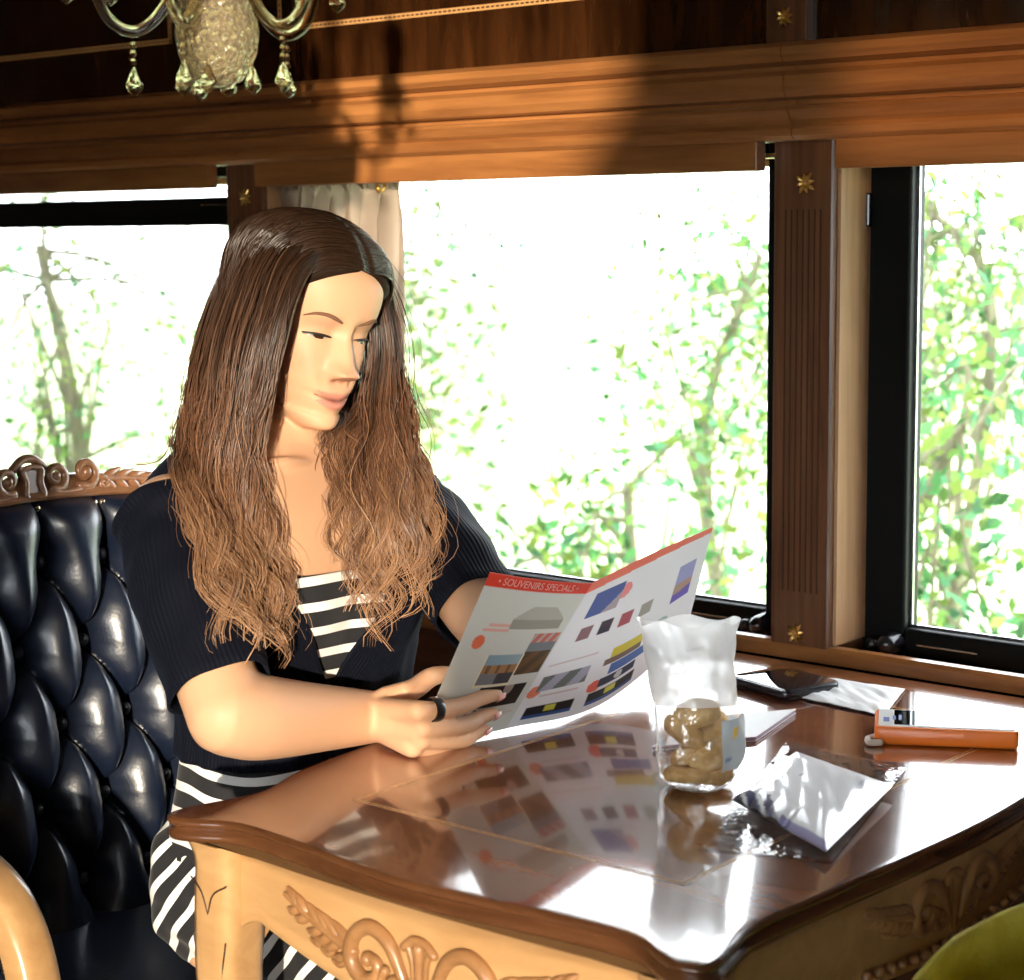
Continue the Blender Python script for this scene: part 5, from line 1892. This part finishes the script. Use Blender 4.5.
# combed strands from the parting over the cap
for k in range(950):
    sd = rh.choice((1, -1))
    x0 = rh.uniform(-0.075, 0.078)
    P = []
    ok = True
    for s in np.linspace(0, 1, 14):
        a = s * 1.65
        x = x0 - 0.050 * s * (0.4 + 0.6 * (x0 > 0.02))
        y = 0.006 + sd * (0.071 * math.sin(min(1.57, a)))
        z = 0.100 * math.cos(min(1.57, a)) * math.sqrt(max(0.02, 1 - (x0 / 0.102) ** 2)) - max(0, a - 1.35) * 0.10
        l = np.array([x, y, z]); 
        
        d_ = l / np.linalg.norm(l)
        lo_, hi_ = 0.02, 0.16
        for _ in range(22):
            r_ = (lo_ + hi_) / 2; q_ = d_ * r_
            if abs(q_[2]) > 0.108: hi_ = r_; continue
            w_, f_, b_ = _sm(_hz, _hw, q_[2]), _sm(_hz, _hf, q_[2]), _sm(_hz, _hb, q_[2])
            xc_ = min(XC, (f_ + b_) / 2)
            ax_ = (f_ - xc_) if q_[0] > xc_ else (xc_ - b_)
            if (abs(q_[1]) / w_) ** (2 / PY) + (abs(q_[0] - xc_) / ax_) ** (2 / (PX if q_[0] > xc_ else .92)) < 1: lo_ = r_
            else: hi_ = r_
        n_ = np.array([d_[0] / .1, d_[1] / .074, d_[2] / .108]); n_ /= np.linalg.norm(n_)
        P.append(H(d_ * lo_ + n_ * (0.0122 + rh.uniform(0, .0014) - 0.0045 * max(0, min(1, (x - .045) / .03)))))
    hairm.tube(P, rh.uniform(.0005, .0009), 4, col=[tuple(hair_col(0.02 + 0.22 * s, rh.gauss(0, .03))) for s in np.linspace(0, 1, 14)])
hairm.build('hair', [M['hair'], mat('hair_cap', rough=0.7, spec=0.15, attr='Col')], bo, angle=180)

# ================================================================== the brochure
NB = 3
B_T2, B_T3 = atX(655, 552, 0.172), atX(713, 527, 0.198)
B_B2, B_B3 = atZ(598, 706, TZ + 0.010), atX(684, 640, 0.105)
topc = cr_spline([B_TL, B_TR, B_T2, B_T3], 20)
botc = cr_spline([B_BL, B_BR, B_B2, B_B3], 20)
topl = cr_spline([B_TL, (B_TL + B_TR) / 2 + np.array([0, 0, .002]), B_TR], 10)


def bro(u, v):
    """u 0..2 across two pages, v 0 top .. 1 bottom"""
    if u <= 1:
        a, b = B_TL + (B_TR - B_TL) * u, B_BL + (B_BR - B_BL) * u
        sag = 0.004 * math.sin(math.pi * u) * (1 - .5 * v)
    else:
        t = u - 1
        a = cr_spline([B_TR, B_T2, B_T3], 24)[min(48, int(round(t * 48)))]
        b = cr_spline([B_BR, B_B2, B_B3], 24)[min(48, int(round(t * 48)))]
        sag = 0.0
    p = a * (1 - v) + b * v
    return p + _pn * sag


_ct = {}
for nm, c4 in (('t', [B_TR, B_T2, B_T3]), ('b', [B_BR, B_B2, B_B3])):
    _ct[nm] = cr_spline(c4, 60)


def bro_s(u, v):
    if u <= 1: return bro(u, v)
    t = (u - 1) * 120
    i = min(119, int(t)); f_ = t - i
    a = _ct['t'][i] * (1 - f_) + _ct['t'][i + 1] * f_
    b = _ct['b'][i] * (1 - f_) + _ct['b'][i + 1] * f_
    return a * (1 - v) + b * v


RED = (0.80, 0.065, 0.035)


def inbox(u, v, a, b, c, d): return a <= u <= c and b <= v <= d


def bro_c(u, v):
    if u <= 1:
        base = np.array([0.70, 0.72, 0.66])
        if v < 0.075: return RED if v > 0.004 else (.85, .3, .25)
        if (u - 0.17) ** 2 + ((v - 0.385) * 1.35) ** 2 < 0.0030: return (0.85, 0.20, 0.10)
        if inbox(u, v, 0.28, 0.30, 0.60, 0.345) : pass
        # three overlapping photographs
        if inbox(u, v, 0.32, 0.46, 0.70, 0.665):
            if u < .335 or u > .685 or v > .652: return (0.86, 0.80, 0.60)
            w = (v - 0.46) / 0.19
            if w < 0.35: return (0.16 + .3 * u, 0.34 + .2 * u, 0.50)
            if w < 0.62: return (0.42, 0.22, 0.10) if math.sin(u * 60) > -.5 else (0.2, 0.12, 0.06)
            return (0.07, 0.07, 0.08) if u > .52 else (0.22, 0.23, 0.25)
        if inbox(u, v, 0.70, 0.33, 1.02, 0.60) and u < 0.99:
            w = (v - 0.33) / 0.27
            if w < 0.22: return (0.60, 0.16, 0.13) if math.sin(u * 70 + v * 50) > -.4 else (.5, .45, .4)
            if w < 0.45: return (0.20, 0.22, 0.24)
            return (0.16, 0.085, 0.035) if math.sin(u * 33 + v * 40) > 0 else (0.09, 0.06, 0.03)
        if inbox(u, v, 0.42, 0.665, 0.93, 0.81):
            if (u - .74) ** 2 + ((v - .685)) ** 2 < .0025: return (0.45, 0.36, 0.32)
            return (0.030, 0.022, 0.018)
        if inbox(u, v, 0.40, 0.16, 0.92, 0.30):
            w = (v - .16) / .14
            if v > 0.24 - 0.10 * math.sin((u - .40) / .52 * math.pi): return (0.36, 0.35, 0.29) if w > .6 else (0.50, 0.50, 0.44)
        # key rings
        for cu_, cv_, r_ in ((0.22, 0.79, 0.075), (0.45, 0.865, 0.070)):
            d = math.hypot((u - cu_), (v - cv_) * 1.35)
            if abs(d - r_) < 0.010: return (0.12, 0.09, 0.08)
            if d < r_: return (0.80, 0.74, 0.72)
        if abs((u - .22) - (v - .845) * .15) < .015 and .845 < v < .90: return (0.15, 0.12, 0.10)
        d = math.hypot(u - .14, (v - .955) * 1.6)
        if d < 0.14 and v < .955: return (0.22, 0.15, 0.08) if d < .12 else (.06, .05, .04)
        if (u - 0.60) ** 2 + ((v - 0.875) * 1.35) ** 2 < 0.0028: return (0.85, 0.18, 0.12)
        if inbox(u, v, .20, .275, .42, .29) or inbox(u, v, .16, .305, .40, .318): return (.80, .45, .38)
        if inbox(u, v, .70, .86, .95, .87): return (.72, .50, .46)
        return tuple(base)
    t = u - 1
    base = (0.86, 0.86, 0.88)  # whiter than the near page: window light put into the paper colour
    if v < 0.075 - 0.03 * t: return (0.88, 0.22, 0.15)
    if inbox(t, v, .12, .12, .34, .29): return (0.10, 0.14, 0.36) if (t + v) < .52 else (0.45, 0.38, 0.42)
    if (t - .36) ** 2 + (v - .19) ** 2 < .0025: return (.85, .30, .30)
    for a, c_ in ((.14, (.28, .16, .17)), (.28, (.06, .05, .07)), (.42, (.42, .10, .12)), (.56, (.40, .38, .33))):
        if inbox(t, v, a, .36, a + .085, .45): return c_
    if inbox(t, v, .06, .66, .34, .77): return (0.16, 0.18, 0.17) if math.sin(40 * t + 25 * v) > 0 else (.42, .42, .52)
    if (t - .05) ** 2 + ((v - .76)) ** 2 < .0018: return (.85, .25, .15)
    if inbox(t, v, .46, .60, .70, .66): return (.62, .52, .06)
    if inbox(t, v, .43, .66, .66, .70): return (.20, .13, .10)
    if inbox(t, v, .48, .71, .72, .78): return (.08, .16, .42)
    if inbox(t, v, .44, .79, .66, .85): return (.03, .04, .07) if (t - .56) ** 2 + (v - .82) ** 2 > .0006 else (.6, .6, .6)
    if (t - .42) ** 2 + ((v - .83)) ** 2 < .0016: return (.85, .16, .12)
    if inbox(t, v, .80, .22, .93, .50): return (.16, .12, .48) if math.sin(9 * v + 3 * t) > .2 or v > .44 else ((.45, .30, .22) if v > .36 else (.35, .36, .62))
    if abs(math.hypot(t - .76, (v - .64)) - .05) < .012: return (.35, .50, .45)
    for a in (.06, .40):
        if inbox(t, v, a, .875, a + .27, .955):
            w = (t - a) / .27
            if abs(w - .5) < .12 and abs(v - .90) < .018: return (.72, .70, .10)
            return (.05, .10, .30) if v > .935 else (.022, .020, .022)
    if inbox(t, v, .05, .58, .36, .59) or inbox(t, v, .10, .80, .32, .808): return (.70, .58, .58)
    return base


bc = MB()
NU, NV = 260, 170
bc.grid(lambda u, v: bro_s(2 * u, v), NU, NV, colfn=lambda u, v: bro_c(2 * u, v))
tv, tf = text_mesh('\u2022 SOUVENIRS SPECIALS \u2022', lambda a, b: tuple(bro_s(0.10 + a, 0.056 - b) + _pn * 0.0007), 0.78, 0.040)
bc.add(tv, tf, 0, (0.95, 0.80, 0.74))
brochure = bc.build('brochure', M['print'], angle=180)
tag(brochure, 'open souvenir brochure with a red top band, held up by the woman over the table', 'brochure')

# ================================================================== outdoors
MB().box(-60, 40, 0.6, 120, -1.5, -1.4).build('ground', mat('meadow', rough=0.95, noise=((1, 1, 1), (0.42, 0.55, 0.26), (0.60, 0.70, 0.42), 0.8)), kind='structure', smooth=False)
lm = leaf_mat('leaf', None, None)
bark = mat('bark', rough=0.9, noise=((3, 3, 0.6), (0.07, 0.065, 0.038), (0.16, 0.15, 0.085), 8.0), bump=0.5, bump_scale=30)


def tree(name, x, y, cz, rx, ry, rz, nleaf, seed, label, hue=0, trunk_r=0.07, size=(0.035, 0.075)):
    rs = np.random.RandomState(seed)
    t = thing(name, (x, y, -1.4), label, 'tree', 'trees outside the windows')
    mb = MB()
    tp = cr_spline([(x, y, -1.42), (x + rs.uniform(-.1, .1), y, -0.6), (x + rs.uniform(-.2, .2), y + rs.uniform(-.1, .1), cz - rz * 0.4), (x + rs.uniform(-.25, .25), y, cz + rz * 0.5)], 6)
    mb.tube(tp, list(np.linspace(trunk_r, trunk_r * 0.35, len(tp))), 10, cap='round')
    clus = []
    for k in range(26):
        d = rs.normal(size=3); d /= np.linalg.norm(d)
        rr_ = rs.uniform(0.35, 1.0)
        e = np.array([x + d[0] * rx * rr_, y + d[1] * ry * rr_, cz + d[2] * rz * rr_])
        s = tp[rs.randint(len(tp) // 3, len(tp))]
        m_ = (s + e) / 2 + np.array([rs.uniform(-.1, .1), rs.uniform(-.1, .1), 0.12])
        q = cr_spline([s, m_, e], 5)
        mb.tube(q, list(np.linspace(trunk_r * 0.22, 0.004, len(q))), 6)
        clus += [e, (e + m_) / 2, m_, e + rs.normal(size=3) * 0.15]
    mb.build('trunk', bark, t)
    clus = np.array(clus)
    c = clus[rs.randint(0, len(clus), nleaf)] + rs.normal(size=(nleaf, 3)) * np.array([rx, ry, rz]) * 0.13
    sz = rs.uniform(size[0], size[1], nleaf)
    A = rs.normal(size=(nleaf, 3)); A /= np.linalg.norm(A, axis=1)[:, None]
    B = np.cross(A, rs.normal(size=(nleaf, 3))); B /= np.linalg.norm(B, axis=1)[:, None]
    Nn_ = np.cross(A, B)
    pts = np.stack([c - A * sz[:, None] * .5, c + B * sz[:, None] * .26 + Nn_ * sz[:, None] * .08, c + A * sz[:, None] * .55, c - B * sz[:, None] * .26 + Nn_ * sz[:, None] * .08], 1)
    base = np.array([[0.34, 0.60, 0.16], [0.18, 0.48, 0.16], [0.48, 0.66, 0.16], [0.24, 0.58, 0.30]])
    cc = base[(rs.randint(0, 4, nleaf) + hue) % 4] * rs.uniform(0.14, 0.50, (nleaf, 1))
    lf = MB()
    lf.v = [tuple(p) for p in pts.reshape(-1, 3)]
    lf.f = [tuple(range(4 * i, 4 * i + 4)) for i in range(nleaf)]
    lf.m = [0] * nleaf
    lf.c = [tuple(k) for k in np.repeat(cc, 4, 0)]
    lf.build('foliage', lm, t, smooth=False)
    return t


tree('bushy_tree', -1.15, 2.7, 0.35, 0.62, 0.45, 0.80, 1150, 11, 'leafy tree seen at the right of the middle window', 0, 0.05)
tree('bushy_tree', -2.55, 3.2, 0.05, 0.70, 0.55, 0.70, 1700, 12, 'low leafy tree seen behind the brochure through the middle window', 2, 0.05)
tree('bushy_tree', -3.4, 5.0, 0.7, 0.8, 0.5, 0.9, 900, 13, 'sparse tree behind the curtain side of the middle window', 1, 0.05)
tree('bushy_tree', -0.25, 2.2, 0.6, 0.6, 0.5, 0.85, 950, 14, 'leafy tree filling the right window', 1, 0.05)
tree('bushy_tree', -4.25, 3.4, 0.7, 0.80, 0.5, 0.95, 1700, 15, 'bright leafy tree seen through the left window beside her hair', 0, 0.05)
tree('forked_tree', -6.5, 3.9, 0.7, 0.80, 0.6, 1.0, 1000, 16, 'leafy tree with a dark forked trunk at the far left of the left window', 2, 0.07)
tree('sparse_tree', -1.75, 3.9, 1.15, 0.55, 0.3, 0.50, 420, 23, 'sparse light-leaved tree showing high in the middle window', 0, 0.035)
tree('distant_tree', -4.0, 7.5, 0.6, 2.2, 1.0, 1.5, 1500, 17, 'pale tree farther off behind the middle window', 1, 0.10, (0.06, 0.12))
tree('distant_tree', -1.6, 6.0, 0.4, 1.8, 1.0, 1.3, 1500, 18, 'tree farther off behind the right window', 0, 0.10, (0.06, 0.12))
tree('distant_tree', -8.0, 7.5, 0.6, 2.2, 1.0, 1.5, 1500, 19, 'tree farther off behind the left window', 3, 0.10, (0.06, 0.12))
